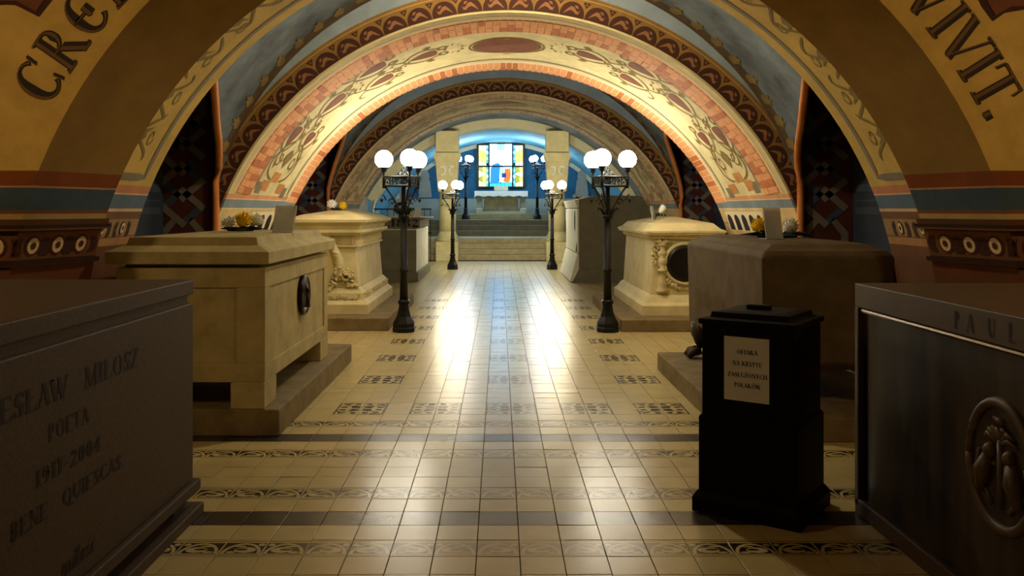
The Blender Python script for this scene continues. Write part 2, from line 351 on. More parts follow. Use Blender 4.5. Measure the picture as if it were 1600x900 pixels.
# ------------------------------------------------------------------ floor of single tiles
TY0, TS = 3.83, .2
def row_kind(k):
    if k in (3, 11): return 'dark'
    if k in (1, 5, 9, 13): return 'scroll'
    if k >= 15 and (k-15) % 6 in (0, 1) and k < 60: return 'rose'
    return 'plain'
def tile_polys(kind, flip=0, quad=0):
    hs = .0955; out = []            # (layer, material, polygon)
    def el(cx, cy, rx, ry, a0=0, a1=360, n=12): return [(cx+rx*math.cos(math.radians(a0+(a1-a0)*i/n)), cy+ry*math.sin(math.radians(a0+(a1-a0)*i/n))) for i in range(n+(0 if a1-a0 == 360 else 1))]
    def ring(cx, cy, rx, ry, wd, a0, a1, n=10):
        r = []
        for i in range(n):
            p = [math.radians(a0+(a1-a0)*j/n) for j in (i, i+1)]
            r.append([(cx+rx*math.cos(p[0]), cy+ry*math.sin(p[0])), (cx+rx*math.cos(p[1]), cy+ry*math.sin(p[1])), (cx+(rx-wd)*math.cos(p[1]), cy+(ry-wd)*math.sin(p[1])), (cx+(rx-wd)*math.cos(p[0]), cy+(ry-wd)*math.sin(p[0]))])
        return r
    if kind == 'scroll':
        out.append((1, 2, [(-hs, .078), (hs, .078), (hs, .084), (-hs, .084)])); out.append((1, 2, [(-hs, -.084), (hs, -.084), (hs, -.078), (-hs, -.078)]))
        sx = -1 if flip else 1
        out.append((1, 2, [(-hs, -.066), (hs, -.066), (hs, .062), (-hs, .062)]))
        for r in ring(0, -.07, .094, .126, .017, 0, 180): out.append((2, 0, [(a*sx, b) for a, b in r]))
        out.append((2, 0, [(a*sx, b) for a, b in el(-.014, -.026, .052, .034)])); out.append((3, 2, [(a*sx, b) for a, b in el(.004, -.02, .030, .012)]))
        out.append((2, 0, [(a*sx, b) for a, b in el(.046, -.052, .026, .010)])); out.append((2, 0, [(a*sx, b) for a, b in el(-.076, .038, .016, .016)])); out.append((2, 0, [(a*sx, b) for a, b in el(.02, .018, .03, .008)]))
    if kind == 'rose':
        g = []
        g.append((1, 2, [(-hs, -hs), (-hs+.012, -hs), (-hs+.012, hs), (-hs, hs)])); g.append((1, 2, [(-hs, -hs), (hs, -hs), (hs, -hs+.012), (-hs, -hs+.012)]))
        def leaf(x0, y0, x1, y1, wd):
            d = Vector((x1-x0, y1-y0)); n = Vector((-d.y, d.x)).normalized()*wd*1.15
            return [(x0, y0), (x0+d.x*.35+n.x, y0+d.y*.35+n.y), (x0+d.x*.7+n.x*.8, y0+d.y*.7+n.y*.8), (x1, y1), (x0+d.x*.7-n.x*.8, y0+d.y*.7-n.y*.8), (x0+d.x*.35-n.x, y0+d.y*.35-n.y)]
        g += [(1, 2, leaf(.09, .09, .0, .0, .026)), (1, 2, leaf(.092, .03, .02, .045, .02)), (1, 2, leaf(.03, .092, .045, .02, .02)), (1, 2, leaf(.0, .0, -.07, -.07, .018)),
              (1, 2, leaf(-.01, .03, -.08, .07, .016)), (1, 2, leaf(.03, -.01, .07, -.08, .016)), (1, 2, leaf(.08, -.02, .03, -.07, .014)), (1, 2, leaf(-.02, .08, -.07, .03, .014)), (1, 2, leaf(-.08, .02, -.05, -.05, .012))]
        c, s = [(1, 0), (0, 1), (-1, 0), (0, -1)][quad]
        out += [(l, m, [(a*c-b*s, a*s+b*c) for a, b in p]) for l, m, p in g]
    return out
def tile_geo(kind, flip=0, quad=0):
    mb = MB(); h0, h1 = .0978, .0971; mb.mi = 1 if kind == 'dark' else 0
    o = [(-h0, -h0, -.012), (h0, -h0, -.012), (h0, h0, -.012), (-h0, h0, -.012), (-h0, -h0, -.0006), (h0, -h0, -.0006), (h0, h0, -.0006), (-h0, h0, -.0006), (-h1, -h1, 0), (h1, -h1, 0), (h1, h1, 0), (-h1, h1, 0)]
    f = [(8, 9, 10, 11)]
    for k in range(4): f += [(k, (k+1) % 4, 4+(k+1) % 4, 4+k), (4+k, 4+(k+1) % 4, 8+(k+1) % 4, 8+k)]
    mb.add(o, f)
    for l, m, p in tile_polys(kind, flip, quad):
        mb.mi = m
        a = sum(p[i][0]*p[(i+1) % len(p)][1]-p[(i+1) % len(p)][0]*p[i][1] for i in range(len(p)))
        if a < 0: p = p[::-1]
        mb.poly([(max(-h1, min(h1, x)), max(-h1, min(h1, y)), .0003*l) for x, y in p])
    return mb
TM = ['tile_cream', 'tile_dark', 'tile_print']
fl = MB(); fl.box(-5.4, 5.4, -4.2, 27.4, -.12, -.0055); floor = struct(fl.build('floor', 'grout'))
geo = {}; meshes = {}
def tkey(k, j):
    kind = row_kind(k)
    if kind == 'scroll': return ('scroll', j % 2, 0)
    if kind == 'rose':
        top = (k-15) % 6; cols = {-1: 0, 0: 1, 5: 0, 6: 1, -7: 0, -6: 1}
        if k < 17: cols.update({2: 0, 3: 1, -4: 0, -3: 1})
        if j in cols:
            right = cols[j]
            return ('rose', 0, {(0, 0): 0, (1, 0): 1, (1, 1): 2, (0, 1): 3}[(right, top)])
        return ('plain', 0, 0)
    return (kind, 0, 0)
rest = MB()
for k in range(-26, 117):
    for j in range(-17, 17):
        key = tkey(k, j)
        if key not in geo: geo[key] = tile_geo(*key)
        x, y = (j+.5)*TS, TY0+(k+.5)*TS
        rx, ry, dz = random.gauss(0, .0035), random.gauss(0, .0035), random.gauss(0, .0005)
        if -1 <= k <= 14 and -9 <= j < 9:
            if key not in meshes:
                o = geo[key].build('floor_tile', TM, floor, fix=False); meshes[key] = o.data
            else:
                o = bpy.data.objects.new('floor_tile', meshes[key]); COL.objects.link(o); o.parent = floor
            o.location = (x, y, dz); o.rotation_euler = (rx, ry, 0)
        else:
            g = geo[key]
            o = len(rest.v); rest.v += [(x+a, y+b, c+dz+rx*b-ry*a) for a, b, c in g.v]
            rest.f += [tuple(i+o for i in f) for f in g.f]; rest.m += g.m
o = rest.build('floor_tiles_beyond', TM, floor, fix=False); o['kind'] = 'stuff'

# ------------------------------------------------------------------ arches
class Arch:
    def __init__(s, y0, R0, z0, y1, R1, z1): s.p = (y0, R0, z0, y1, R1, z1); s.y0 = y0; s.y1 = y1
    def rz(s, y):
        y0, R0, z0, y1, R1, z1 = s.p; t = (y-y0)/(y1-y0); return R0+(R1-R0)*t, z0+(z1-z0)*t
    def pt(s, y, deg, off=0.0):
        R, zc = s.rz(y); a = math.radians(deg); return Vector(((R-off)*math.sin(a), y, zc+(R-off)*math.cos(a)))
    def zpt(s, y, z, side, off=0.0):
        R, zc = s.rz(y); x = math.sqrt(max(0, (R-off)**2-(z-zc)**2)) if z > zc else R-off
        return Vector((side*x, y, z))
    def profile(s, y, n=72):
        a = [s.pt(y, -90+180*i/n) for i in range(n+1)]
        return [Vector((a[0].x, y, 0))]+a+[Vector((a[-1].x, y, 0))]
    def soffit(s, mb, ya=None, yb=None, n=10):
        ys = frange(s.y0 if ya is None else ya, s.y1 if yb is None else yb, n); pr = [s.profile(y) for y in ys]
        mb.grid(lambda i, j: pr[i][j], range(n), range(len(pr[0])))
    def face(s, mb, y, W, H, flip=False):
        pr = s.profile(y); q = []; zc = s.rz(y)[1]
        for p in pr:
            if p.z <= zc+1e-4: q.append(Vector((math.copysign(W, p.x), y, p.z)))
            else:
                d = Vector((p.x, 0, p.z-zc)); k = min(W/max(1e-6, abs(d.x)), (H-zc)/d.z); q.append(Vector((d.x*k, y, zc+d.z*k)))
        mb.grid(lambda i, j: (pr, q)[i][j], range(2), range(len(pr)))
    # painted ornament on the soffit, coordinates (depth y, degrees from the crown)
    def ribbon(s, mb, pts, wd, off=.004):
        P3 = [s.pt(y, d, off) for y, d in pts]
        R = s.p[1]
        L, Rr = [], []
        for i, (y, d) in enumerate(pts):
            a, b = pts[max(0, i-1)], pts[min(len(pts)-1, i+1)]
            t = Vector((b[0]-a[0], math.radians(b[1]-a[1])*R)); t.normalize(); k = wd/2*(wd and 1)
            if i in (0, len(pts)-1): k *= .4
            L.append(s.pt(y-t.y*k, d+math.degrees(t.x*k/R), off)); Rr.append(s.pt(y+t.y*k, d-math.degrees(t.x*k/R), off))
        mb.grid(lambda i, j: (L, Rr)[j][i], range(len(pts)), range(2))
    def blob(s, mb, pts, off=.004): mb.poly([s.pt(y, d, off) for y, d in pts])
def polar_band(mb, arch, y, r0, r1, a0, a1, n=60, dy=-.004):      # on the face, between radii beyond the intrados
    R, zc = arch.rz(y)
    mb.grid(lambda a, r: ((R+r)*math.sin(math.radians(a)), y+dy, zc+(R+r)*math.cos(math.radians(a))), frange(a0, a1, n), (r0, r1))

A1 = Arch(5.45, 3.187, .665, 6.15, 3.007, .61)
A1b = Arch(6.15, 3.13, .57, 7.08, 3.152, .57)
A2 = Arch(9.3, 3.263, .43, 12.3, 3.255, .32)
A3 = Arch(15.4, 3.265, .39, 18.2, 3.26, .36)

# near arch with the painted words
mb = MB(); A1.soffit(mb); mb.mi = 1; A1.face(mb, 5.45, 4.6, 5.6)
wall_near = struct(mb.build('wall_near', ['near_arch_shade_paint', 'near_wall_lit_paint'], smooth=False, fix=False))
def smooth_soffit(o):
    for p in o.data.polygons: p.use_smooth = abs(p.normal.y) < .8
smooth_soffit(wall_near)
mb = MB(); A1b.soffit(mb); A1b.face(mb, 7.08, 4.6, 5.6)
r1, r2 = A1.profile(6.15), A1b.profile(6.15); mb.grid(lambda i, j: (r1, r2)[i][j], range(2), range(len(r1)))
o = mb.build('inner_arch_ring', 'near_inner_paint', wall_near, fix=False); smooth_soffit(o)
# letters: positions read as angle on the arch
RF, ZF = A1.rz(5.45)
lt_b, lt_f = MB(), MB()
PXM = 5.45/F
def arch_letter(ch, deg, h=.285, r=3.187+.105):
    a = math.radians(deg); up = Vector((math.cos(a), 0, math.sin(a))); rd = Vector((math.sin(a), 0, -math.cos(a)))
    base = Vector((0, 5.445, ZF+.0))+up*r
    wd = GL[ch][1]
    for mbx, kw, dy, sh in ((lt_b, 1.25, 0, 0), (lt_f, .5, -.003, -.035)):
        ps, _ = glyph(ch, kw)
        for i, p in enumerate(ps): mbx.poly([base+rd*((x-wd/2+sh*(1 if kw < 1 else 0))*h)+up*((y+sh*.4)*h)+Vector((0, dy-.0002*(i % 5), 0)) for x, y in p])
for ch, deg in (('C', 149.6), ('R', 145.3), ('€', 141.0), ('D', 136.5), ('V', 41.0), ('I', 37.9), ('V', 35.0), ('I', 32.2), ('T', 29.4), ('.', 27.2)): arch_letter(ch, deg)
wall_near_letters = lt_b.build('painted_lettering', 'letter_black', wall_near, fix=False); wall_near_letters['label'] = 'dark brown painted Latin words along the arch edge'
lt_f.build('lettering_fill', 'letter_fill', wall_near, fix=False)  # brown-grey paint filling the dark letters
for pts, inner in (([(-30, -20), (96, -20), (78, 3), (60, 26), (42, 17), (24, 8), (10, 7), (-30, 10)], [(-30, -20), (80, -20), (68, 0), (56, 18), (26, 1), (-30, 2)]),
                   ([(1632, -20), (1520, -20), (1535, 10), (1552, 33), (1570, 20), (1600, 15), (1632, 20)], [(1632, -20), (1534, -20), (1546, 8), (1556, 24), (1580, 10), (1632, 8)])):
    mb = MB(); mb.poly([P(a, b, 5.444) for a, b in pts]); mb.build('painted_cartouche', 'dark_brown_paint', wall_near, fix=False)
    mb = MB(); mb.poly([P(a, b, 5.440) for a, b in inner]); mb.build('cartouche_field', 'cartouche_brown', wall_near, fix=False)
# frieze of discs and leaves, with projecting mouldings, on both piers
def ell_on(fn, u, z, ru, rz, n=14): return [fn(u+ru*math.cos(2*PI*i/n), z+rz*math.sin(2*PI*i/n)) for i in range(n)]
for side in (-1, 1):
    mo = MB()
    for z0, z1, d in ((1.465, 1.50, .05), (1.50, 1.535, .03), (1.24, 1.27, .03)):
        pr = [A1.zpt(5.45, .5*(z0+z1), side)]
        for y0, y1 in ((5.45, 6.15),):
            a, b = A1.zpt(y0, z0, side, d), A1.zpt(y1, z0, side, d); c, e = A1.zpt(y0, z1, side, d), A1.zpt(y1, z1, side, d)
            ow = 4.55*side
            mo.hexa([Vector((a.x, y0-d, z0)), Vector((b.x, y1, z0)), Vector((b.x+side*.2, y1, z0)), Vector((a.x+side*.2, y0-d, z0))], [Vector((c.x, y0-d, z1)), Vector((e.x, y1, z1)), Vector((e.x+side*.2, y1, z1)), Vector((c.x+side*.2, y0-d, z1))])
            xs = sorted((a.x+side*.2, ow)); mo.box(xs[0], xs[1], y0-d, y0+.02, z0, z1)
    mo.build('cornice_moulding', 'near_arch_shade_paint', wall_near, fix=True)
    ds, dr, df = MB(), MB(), MB()
    fns = []
    for y in (5.58, 5.78, 5.98): fns.append((lambda u, z, o=.006: A1.zpt(u, z, side, o), y, 1.365, .045, .052))
    for x in (3.22, 3.5, 3.78, 4.06): fns.append((lambda u, z, o=.006: Vector((side*u, 5.45-o, z)), x, 1.365, .045, .052))
    for y in (6.42, 6.78): fns.append((lambda u, z, o=.006: A1b.zpt(u, z, side, o), y, 1.455, .034, .042))
    for fn, u, z, a, b in fns:
        dr.poly(ell_on(lambda p, q: fn(p, q, .004), u, z, a*1.35, b*1.3)); ds.poly(ell_on(lambda p, q: fn(p, q, .007), u, z, a, b)); dr.poly(ell_on(lambda p, q: fn(p, q, .010), u, z, a*.45, b*.45))
        for s2 in (-1, 1):
            for k in range(3):
                df.poly([fn(u+s2*(.075+.02*k), z-.07, .003), fn(u+s2*(.10+.02*k), z-.02, .003), fn(u+s2*(.085+.02*k), z+.06, .003), fn(u+s2*(.115+.02*k), z+.02, .003), fn(u+s2*(.11+.02*k), z-.05, .003)])
    ds.build('painted_disc', 'disc_white', wall_near, fix=False); dr.build('disc_outline', 'disc_ring', wall_near, fix=False); df.build('painted_leaf_frieze', 'dark_brown_paint', wall_near, fix=False)
# inner ring paint: grey line, scroll tendrils
gl, sc, rd = MB(), MB(), MB()
A1b.ribbon(gl, [(6.86, a) for a in frange(-66, 66, 67)], .07)
for side in (-1, 1):
    A1b.ribbon(gl, [(y, side*66) for y in frange(6.3, 6.88, 5)], .06)
    for k in range(9):
        c = side*(7+k*6.6)
        A1b.ribbon(sc, [(6.5+.14*math.sin(t*1.1+k), c+side*(t-3)*1.25) for t in frange(0, 6, 14)], .028)
        A1b.ribbon(sc, [(6.6+.06*math.cos(t)*(1-t/9), c+side*1.5*math.sin(t)*(1-t/9)) for t in frange(0, 6.5, 14)], .016)
        A1b.blob(sc, [(6.42, c-1.2), (6.5, c-.2), (6.47, c+.5), (6.56, c+1.5), (6.44, c+.9), (6.36, c+1.3), (6.38, c)])
    for k in range(3):
        c = side*(22+k*17); A1b.blob(rd, [(6.22, c-2.6), (6.38, c-2.0), (6.40, c+2.0), (6.24, c+2.8)], .003)
gl.build('painted_border', 'grey_paint', wall_near, fix=False); sc.build('painted_scrollwork', 'olive_paint', wall_near, fix=False); rd.build('painted_red_panels', 'dark_brown_paint', wall_near, fix=False)

# middle and far arches: brick borders, cream field with cartouches
def deco_arch(name, A, full):
    y0, y1 = A.y0, A.y1; k = (y1-y0)/3.0; Y = lambda u: y0+u*k
    mb = MB(); A.soffit(mb, n=16); A.face(mb, y0, 4.6, 4.9); A.face(mb, y1, 4.6, 4.9)
    wl = struct(mb.build(name, 'middle_arch_paint', fix=False)); smooth_soffit(wl)
    # face: scroll band, gold edges, blue crescent
    b1, b2, b3, b4, b5 = MB(), MB(), MB(), MB(), MB()
    polar_band(b1, A, y0, .022, .225, -82, 82); polar_band(b2, A, y0, .225, .262, -78, 78, dy=-.005); polar_band(b3, A, y0, .262, .9, -70, 70, dy=-.003)
    b1.build('painted_scroll_band', 'gold_paint', wl, fix=False); b3.build('painted_blue_crescent', 'spandrel_blue', wl, fix=False)
    R, zc = A.rz(y0); pp = lambda r, a, d=-.008: Vector(((R+r)*math.sin(math.radians(a)), y0+d, zc+(R+r)*math.cos(math.radians(a))))
    st = 4.7
    for i in range(-17, 18):
        c = (i+.5)*st; d = 1 if i >= 0 else -1
        b5.poly([pp(.026+.158*math.sin(t)**.85, c+.485*st*math.cos(t), -.007) for t in frange(0, PI, 15)])
        b5.poly([pp(.20, c+st/2-.7, -.007), pp(.20, c+st/2+.7, -.007), pp(.135, c+st/2, -.007)])
        b2.poly([pp(.185, c+st/2-.22, -.009), pp(.185, c+st/2+.22, -.009), pp(.16, c+st/2, -.009)])
        cl = [(.048, -1.55, .004), (.08, -1.05, .013), (.112, -.4, .021), (.105, .2, .024), (.075, .68, .018), (.07, 1.12, .012), (.1, 1.35, .005)]
        b4.grid(lambda q, e: pp(cl[q][0]+(e-.5)*2*cl[q][2], c+cl[q][1]*d, -.009), range(7), range(2))
        b4.poly([pp(.125, c+(.5)*d, -.009), pp(.15, c+.25*d, -.009), pp(.145, c+.85*d, -.009), pp(.115, c+1.0*d, -.009)])
    b2.build('painted_gold_tendrils', 'gold_paint', wl, fix=False); b4.build('painted_leaves', 'leaf_tan', wl, fix=False); b5.build('painted_scallops', 'dark_brown_paint', wl, fix=False)
    b1b = MB(); polar_band(b1b, A, y0, .222, .226, -80, 80, dy=-.010); b1b.build('painted_band_line', 'cream_paint', wl, fix=False)
    # brick borders
    zlow = 1.775; amax = math.degrees(math.acos((zlow-A.rz(Y(.5))[1])/3.26)); nb = 88 if full else 70; da = 2*amax/nb
    def brick_mesh(length):
        m = MB(); R = 3.256; h = math.radians(da)/2*.85
        m.hexa([(R*math.sin(-h), 0, R*math.cos(h)+.01), (R*math.sin(h), 0, R*math.cos(h)+.01), (R*math.sin(h), length, R*math.cos(h)+.01), (R*math.sin(-h), length, R*math.cos(h)+.01)],
               [(R*math.sin(-h), 0, R*math.cos(h)-.009), (R*math.sin(h), 0, R*math.cos(h)-.009), (R*math.sin(h), length, R*math.cos(h)-.009), (R*math.sin(-h), length, R*math.cos(h)-.009)])
        return m
    jt = MB()
    for ya, yb in ((.16, .70), (2.44, 2.95)): jt.grid(lambda y, a: A.pt(Y(y), a, .003), (ya, yb), frange(-amax, amax, 90))
    jt.build('mortar_bed', 'brick_joint', wl, fix=False)
    cache = {}; joined = [MB(), MB()]
    for ring, (ya, yb) in enumerate(((.18, .68), (2.46, 2.93))):
        for i in range(nb):
            a = -amax+da*(i+.5); pieces = [(ya, yb)] if (ring == 1 and full) else [(ya, ya+(yb-ya)*(.62 if i % 2 else .36)), (ya+(yb-ya)*(.64 if i % 2 else .38), yb)]
            for q, (p0, p1) in enumerate(pieces):
                mi = int(random.random() < (.2 if q == 0 else .5)); L = round((p1-p0)*k, 3); key = (L, mi)
                if full:
                    if key not in cache:
                        o = brick_mesh(L).build('brick', ('brick_light', 'brick_dark')[mi], wl); cache[key] = o.data
                    else:
                        o = bpy.data.objects.new('brick', cache[key]); COL.objects.link(o); o.parent = wl
                    Rm, zm = A.rz(Y(p0)); slope = math.atan((A.p[5]-A.p[2])/(A.p[3]-A.p[0])); o.matrix_basis = Matrix.Translation((0, Y(p0), zm)) @ Matrix.Rotation(slope, 4, 'X') @ Matrix.Rotation(math.radians(a), 4, 'Y')
                else:
                    for yy in (0,): pass
                    g = joined[mi]; h = da/2*.9
                    g.hexa([A.pt(Y(p0), a-h, -.01), A.pt(Y(p0), a+h, -.01), A.pt(Y(p1), a+h, -.01), A.pt(Y(p1), a-h, -.01)], [A.pt(Y(p0), a-h, .009), A.pt(Y(p0), a+h, .009), A.pt(Y(p1), a+h, .009), A.pt(Y(p1), a-h, .009)])
    if not full:
        for mi in (0, 1):
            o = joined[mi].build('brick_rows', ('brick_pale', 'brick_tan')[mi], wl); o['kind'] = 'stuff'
    # cream field ornament
    gy, ol, br, ck, tn = MB(), MB(), MB(), MB(), MB()
    for u in (.80, 2.34): A.ribbon(gy, [(Y(u), a) for a in frange(-64, 64, 65)], .035)
    A.ribbon(gy, [(Y(.84), a) for a in frange(-64, 64, 65)], .008); A.ribbon(gy, [(Y(2.30), a) for a in frange(-64, 64, 65)], .008)
    def el(cy, ca, ry, ra, n=20): return [(cy+ry*math.cos(2*PI*i/n), ca+ra*math.sin(2*PI*i/n)) for i in range(n)]
    A.blob(br, el(Y(1.52), 0, .38*k, 7.6)); A.ribbon(ol, el(Y(1.52), 0, .41*k, 8.2)+[el(Y(1.52), 0, .41*k, 8.2)[0]], .03, .006)
    A.blob(tn, el(Y(1.45), 0, .13*k, 3.6), .007); A.blob(tn, [(Y(1.15), -.5), (Y(1.15), .5), (Y(1.9), .25), (Y(2.0), 1.0), (Y(2.0), -1.0), (Y(1.9), -.25)], .009)
    for s in (-1, 1):
        for (cu, a0, a1, wd) in ((1.40, 15.2, 21.6, .145), (1.0, 26, 32.4, .145), (1.70, 26, 32, .145), (1.26, 36.8, 43.2, .15), (1.0, 48, 53.4, .145), (1.66, 47.6, 51.8, .145)):
            pts = []
            for t in (0, .06, .2, .5, .8, 1): pts.append((a0+(a1-a0)*t, wd*[.45, .85, 1, .85, .42, .02][[0, .06, .2, .5, .8, 1].index(t)]))
            A.blob(br, [(Y(cu)+h*k, s*a) for a, h in pts]+[(Y(cu)-h*k, s*a) for a, h in reversed(pts)])
            for s2 in (-1, 1):            # lyre-shaped tendrils around each cartouche, curling in beside its blunt end
                sp = [(Y(cu+s2*(.01+.25*math.sin(PI*t)**.8)), s*(a1+1.2-(a1-a0+3.0)*t)) for t in frange(0, .8, 16)]
                cy, ca_ = cu+s2*.13, a0-1.0
                sp += [(Y(cy+s2*.085*math.cos(w)*(1-w/8)), s*(ca_-1.45*math.sin(w)*(1-w/8))) for w in frange(.3, 5.6, 16)]
                A.ribbon(ol, sp, .036)
                A.ribbon(ol, [(Y(cu+s2*(.02+.30*t)), s*(a1+.6+2.6*math.sin(t*2.6))) for t in frange(0, 1, 12)], .03)
                A.blob(ol, [(Y(cu+s2*.26), s*(a0+1.6)), (Y(cu+s2*.36), s*(a0+.8)), (Y(cu+s2*.40), s*(a0+1.9)), (Y(cu+s2*.33), s*(a0+3.0))])
        for (ca, cu) in ((11.5, 1.40), (23.5, 1.35), (34.5, 1.3), (45.5, 1.3)):
            for q in range(9):
                aa = q*.7; A.blob(ol, [(Y(cu+.26*math.cos(aa)*.6), s*(ca+1.9*math.sin(aa))), (Y(cu+.26*math.cos(aa+.3)), s*(ca+2.5*math.sin(aa+.3))), (Y(cu+.22*math.cos(aa+.5)), s*(ca+1.5*math.sin(aa+.45)))])
        for s2 in (-1, 1):
            A.ribbon(ol, [(Y(1.42+s2*(.12+.40*math.sin(t))), s*(57.5-6*math.cos(t)*(1 if t < 1.6 else .6))) for t in frange(0, 3.0, 16)], .036)
            A.ribbon(ol, [(Y(1.42+s2*(.30+.12*math.cos(t)*(1-t/9))), s*(56+2.0*math.sin(t)*(1-t/9))) for t in frange(0, 6.5, 16)], .03)
            A.ribbon(ol, [(Y(1.42+s2*(.34+.10*math.sin(t))), s*(52+t*2.2)) for t in frange(0, 3, 10)], .03)
        A.blob(ol, [(Y(1.28), s*55), (Y(1.42), s*53.2), (Y(1.56), s*55), (Y(1.5), s*56.6), (Y(1.42), s*58), (Y(1.34), s*56.6)], .006)
        for cu, ca in ((1.42, 60.3), (1.14, 62.6), (1.86, 62.6)): A.blob(ck, [(Y(cu-.15), s*(ca-1.2)), (Y(cu+.15), s*(ca-1.2)), (Y(cu+.15), s*(ca+1.2)), (Y(cu-.15), s*(ca+1.2))])
        for cu in (.95, 2.08): A.blob(gy, [(Y(cu-.10), s*62), (Y(cu+.10), s*62), (Y(cu+.10), s*64.6), (Y(cu-.10), s*64.6)])
        # little painted arcade on the pier
        wp, hb = MB(), MB(); zq = lambda y, z, o=.005: A.zpt(y, z, s, o)
        ya, yb = Y(1.15), Y(2.75); wp.poly([zq(ya, 1.32), zq(yb, 1.32), zq(yb, 1.57), zq(ya, 1.57)])
        for q in range(5):
            c = ya+(yb-ya)*(q+.5)/5; hw = (yb-ya)/5*.33
            hb.poly([zq(c-hw, 1.33, .009), zq(c+hw, 1.33, .009)]+[zq(c+hw*math.cos(t), 1.45+.085*math.sin(t), .009) for t in frange(0, PI, 9)])
        wp.build('painted_arcade', 'white_paint', wl, fix=False); hb.build('arcade_openings', 'hole_black', wl, fix=False)
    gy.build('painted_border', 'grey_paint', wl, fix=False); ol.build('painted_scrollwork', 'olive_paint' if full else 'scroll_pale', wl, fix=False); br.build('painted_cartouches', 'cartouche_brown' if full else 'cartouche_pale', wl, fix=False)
    ck.build('painted_checks', 'check_orange', wl, fix=False); tn.build('painted_cross', 'tan_paint', wl, fix=False)
    return wl
wall_middle = deco_arch('wall_middle', A2, True)
wall_far = deco_arch('wall_far', A3, False)

# ------------------------------------------------------------------ vaulted bays with side niches
BR, BZ = 3.22, .95
def bay(y0, y1, yc, a, za=2.88, zs=1.6, pw=4.0, table=None):
    def zt_(y):
        for (ya, za_), (yb, zb_) in zip(table, table[1:]):
            if y <= yb: return za_+(zb_-za_)*(y-ya)/(yb-ya)
        return table[-1][1]
    zn = zt_ if table else lambda y: zs+(za-zs)*(1-min(1, abs((y-yc)/a))**pw)
    bx = lambda z: min(3.08, math.sqrt(BR*BR-(z-BZ)**2)) if z > BZ else 3.08
    ys = frange(y0, y1, 45)
    mb = MB()
    def pt(y, t):
        zl = zn(y); al = math.acos((zl-BZ)/BR); ang = al*t
        return (max(-3.08, min(3.08, BR*math.sin(ang))), y, BZ+BR*math.cos(ang))
    mb.grid(pt, ys, frange(-1, 1, 49))
    ce = struct(mb.build('ceiling', 'vault_blue', smooth=True, fix=False))
    # brown border with gold foliage where the vault meets the next arch
    bb, gg = MB(), MB()
    q = lambda y, ang, o: ((BR-o)*math.sin(ang), y, BZ+(BR-o)*math.cos(ang))
    bb.grid(lambda y, a_: q(y, a_, .004), (y1-.24, y1-.005), frange(-1.18, 1.18, 60))
    for i in range(-14, 15):
        c = i*.082
        gg.poly([q(y1-.2+dy, c+da, .008) for dy, da in ((.06, -.02), (-.04, -.026), (-.08, -.012), (-.16, -.016), (-.12, -.002), (-.20, .008), (-.10, .010), (-.09, .022), (-.02, .014), (.08, .006))])
    bb.build('painted_border', 'vault_border', ce, fix=False); gg.build('painted_foliage', 'foliage_gold', ce, fix=False)
    for side, nm in ((-1, 'left'), (1, 'right')):
        # niche: back wall, end walls, vault
        nb = MB(); zt = za+.15; xo = 3.66
        nb.poly([(side*xo, y0, 0), (side*xo, y1, 0), (side*xo, y1, zt), (side*xo, y0, zt)])
        wl = struct(nb.build('wall_'+nm, 'niche_blue', fix=False))
        en = MB()
        for y in (y0+.004, y1-.012):
            en.poly([(side*xo, y, 0)]+[(side*bx(z), y, z) for z in frange(0, zt, 24)]+[(side*xo, y, zt)])
        en.poly([(side*bx(zt)*1.01, y0, zt), (side*xo, y0, zt), (side*xo, y1, zt), (side*bx(zt)*1.01, y1, zt)])
        en.build('niche_end', 'niche_maroon', wl, fix=False)
        st = MB()
        for z0, z1 in ((1.55, 1.62), (1.68, 1.70), (1.78, 1.86)): st.box(*sorted((side*(xo-.004), side*xo)), y0+.1, y1-.1, z0, z1)
        st.build('niche_stripe', 'knot_blue', wl, fix=True)
        # interlaced knot painted on the far end wall
        g1, g2 = MB(), MB(); yk = y1-.016; cx = (PX(286 if side < 0 else 1288, 9.3)) if y1 < 10 else side*3.38
        for q_, (za_, zb_) in enumerate(((1.45, 1.80), (1.72, 2.07), (1.99, 2.34), (2.26, 2.6))):
            zm = (za_+zb_)/2; r = .205
            for s2, (e0, e1) in enumerate((((-r, zm), (0, zb_)), ((0, zb_), (r, zm)), ((r, zm), (0, za_)), ((0, za_), (-r, zm)))):
                d = Vector((e1[0]-e0[0], 0, e1[1]-e0[1])).normalized(); n = Vector((-d.z, 0, d.x))*.036
                a3, b3 = Vector((cx+e0[0], yk-.001*((s2+q_) % 2), e0[1]))-d*.03, Vector((cx+e1[0], yk-.001*((s2+q_) % 2), e1[1]))+d*.03
                (g1 if (s2+q_) % 2 else g2).poly([a3+n, a3-n, b3-n, b3+n])
        for s2 in (-1, 1):
            g1.poly([(cx+s2*.17, yk, 1.2), (cx+s2*.25, yk, 1.2), (cx+s2*.25, yk, 1.36), (cx+s2*.1, yk, 1.52), (cx+s2*.06, yk, 1.47), (cx+s2*.17, yk, 1.33)])
            g1.poly([(cx+s2*.17, yk, 2.85), (cx+s2*.25, yk, 2.85), (cx+s2*.25, yk, 2.6), (cx+s2*.1, yk, 2.44), (cx+s2*.06, yk, 2.5), (cx+s2*.17, yk, 2.62)])
        g1.build('painted_knot_light', 'knot_grey', wl, fix=False); g2.build('painted_knot_blue', 'knot_blue', wl, fix=False)
        rb = MB(); pts = []
        ye = y1-.045
        for y in frange(max(y0+.05, yc-a), ye, 40):
            z = zn(y); pts.append((side*(bx(z)+.01), y, z))
        zl = pts[-1][2]
        pts += [(side*(bx(z)+.01), ye, z) for z in frange(zl-.15, 0, 6)]
        rb.tube(pts, .036, 10); rb.build('niche_rib', 'orange_rib', wl, smooth=True)
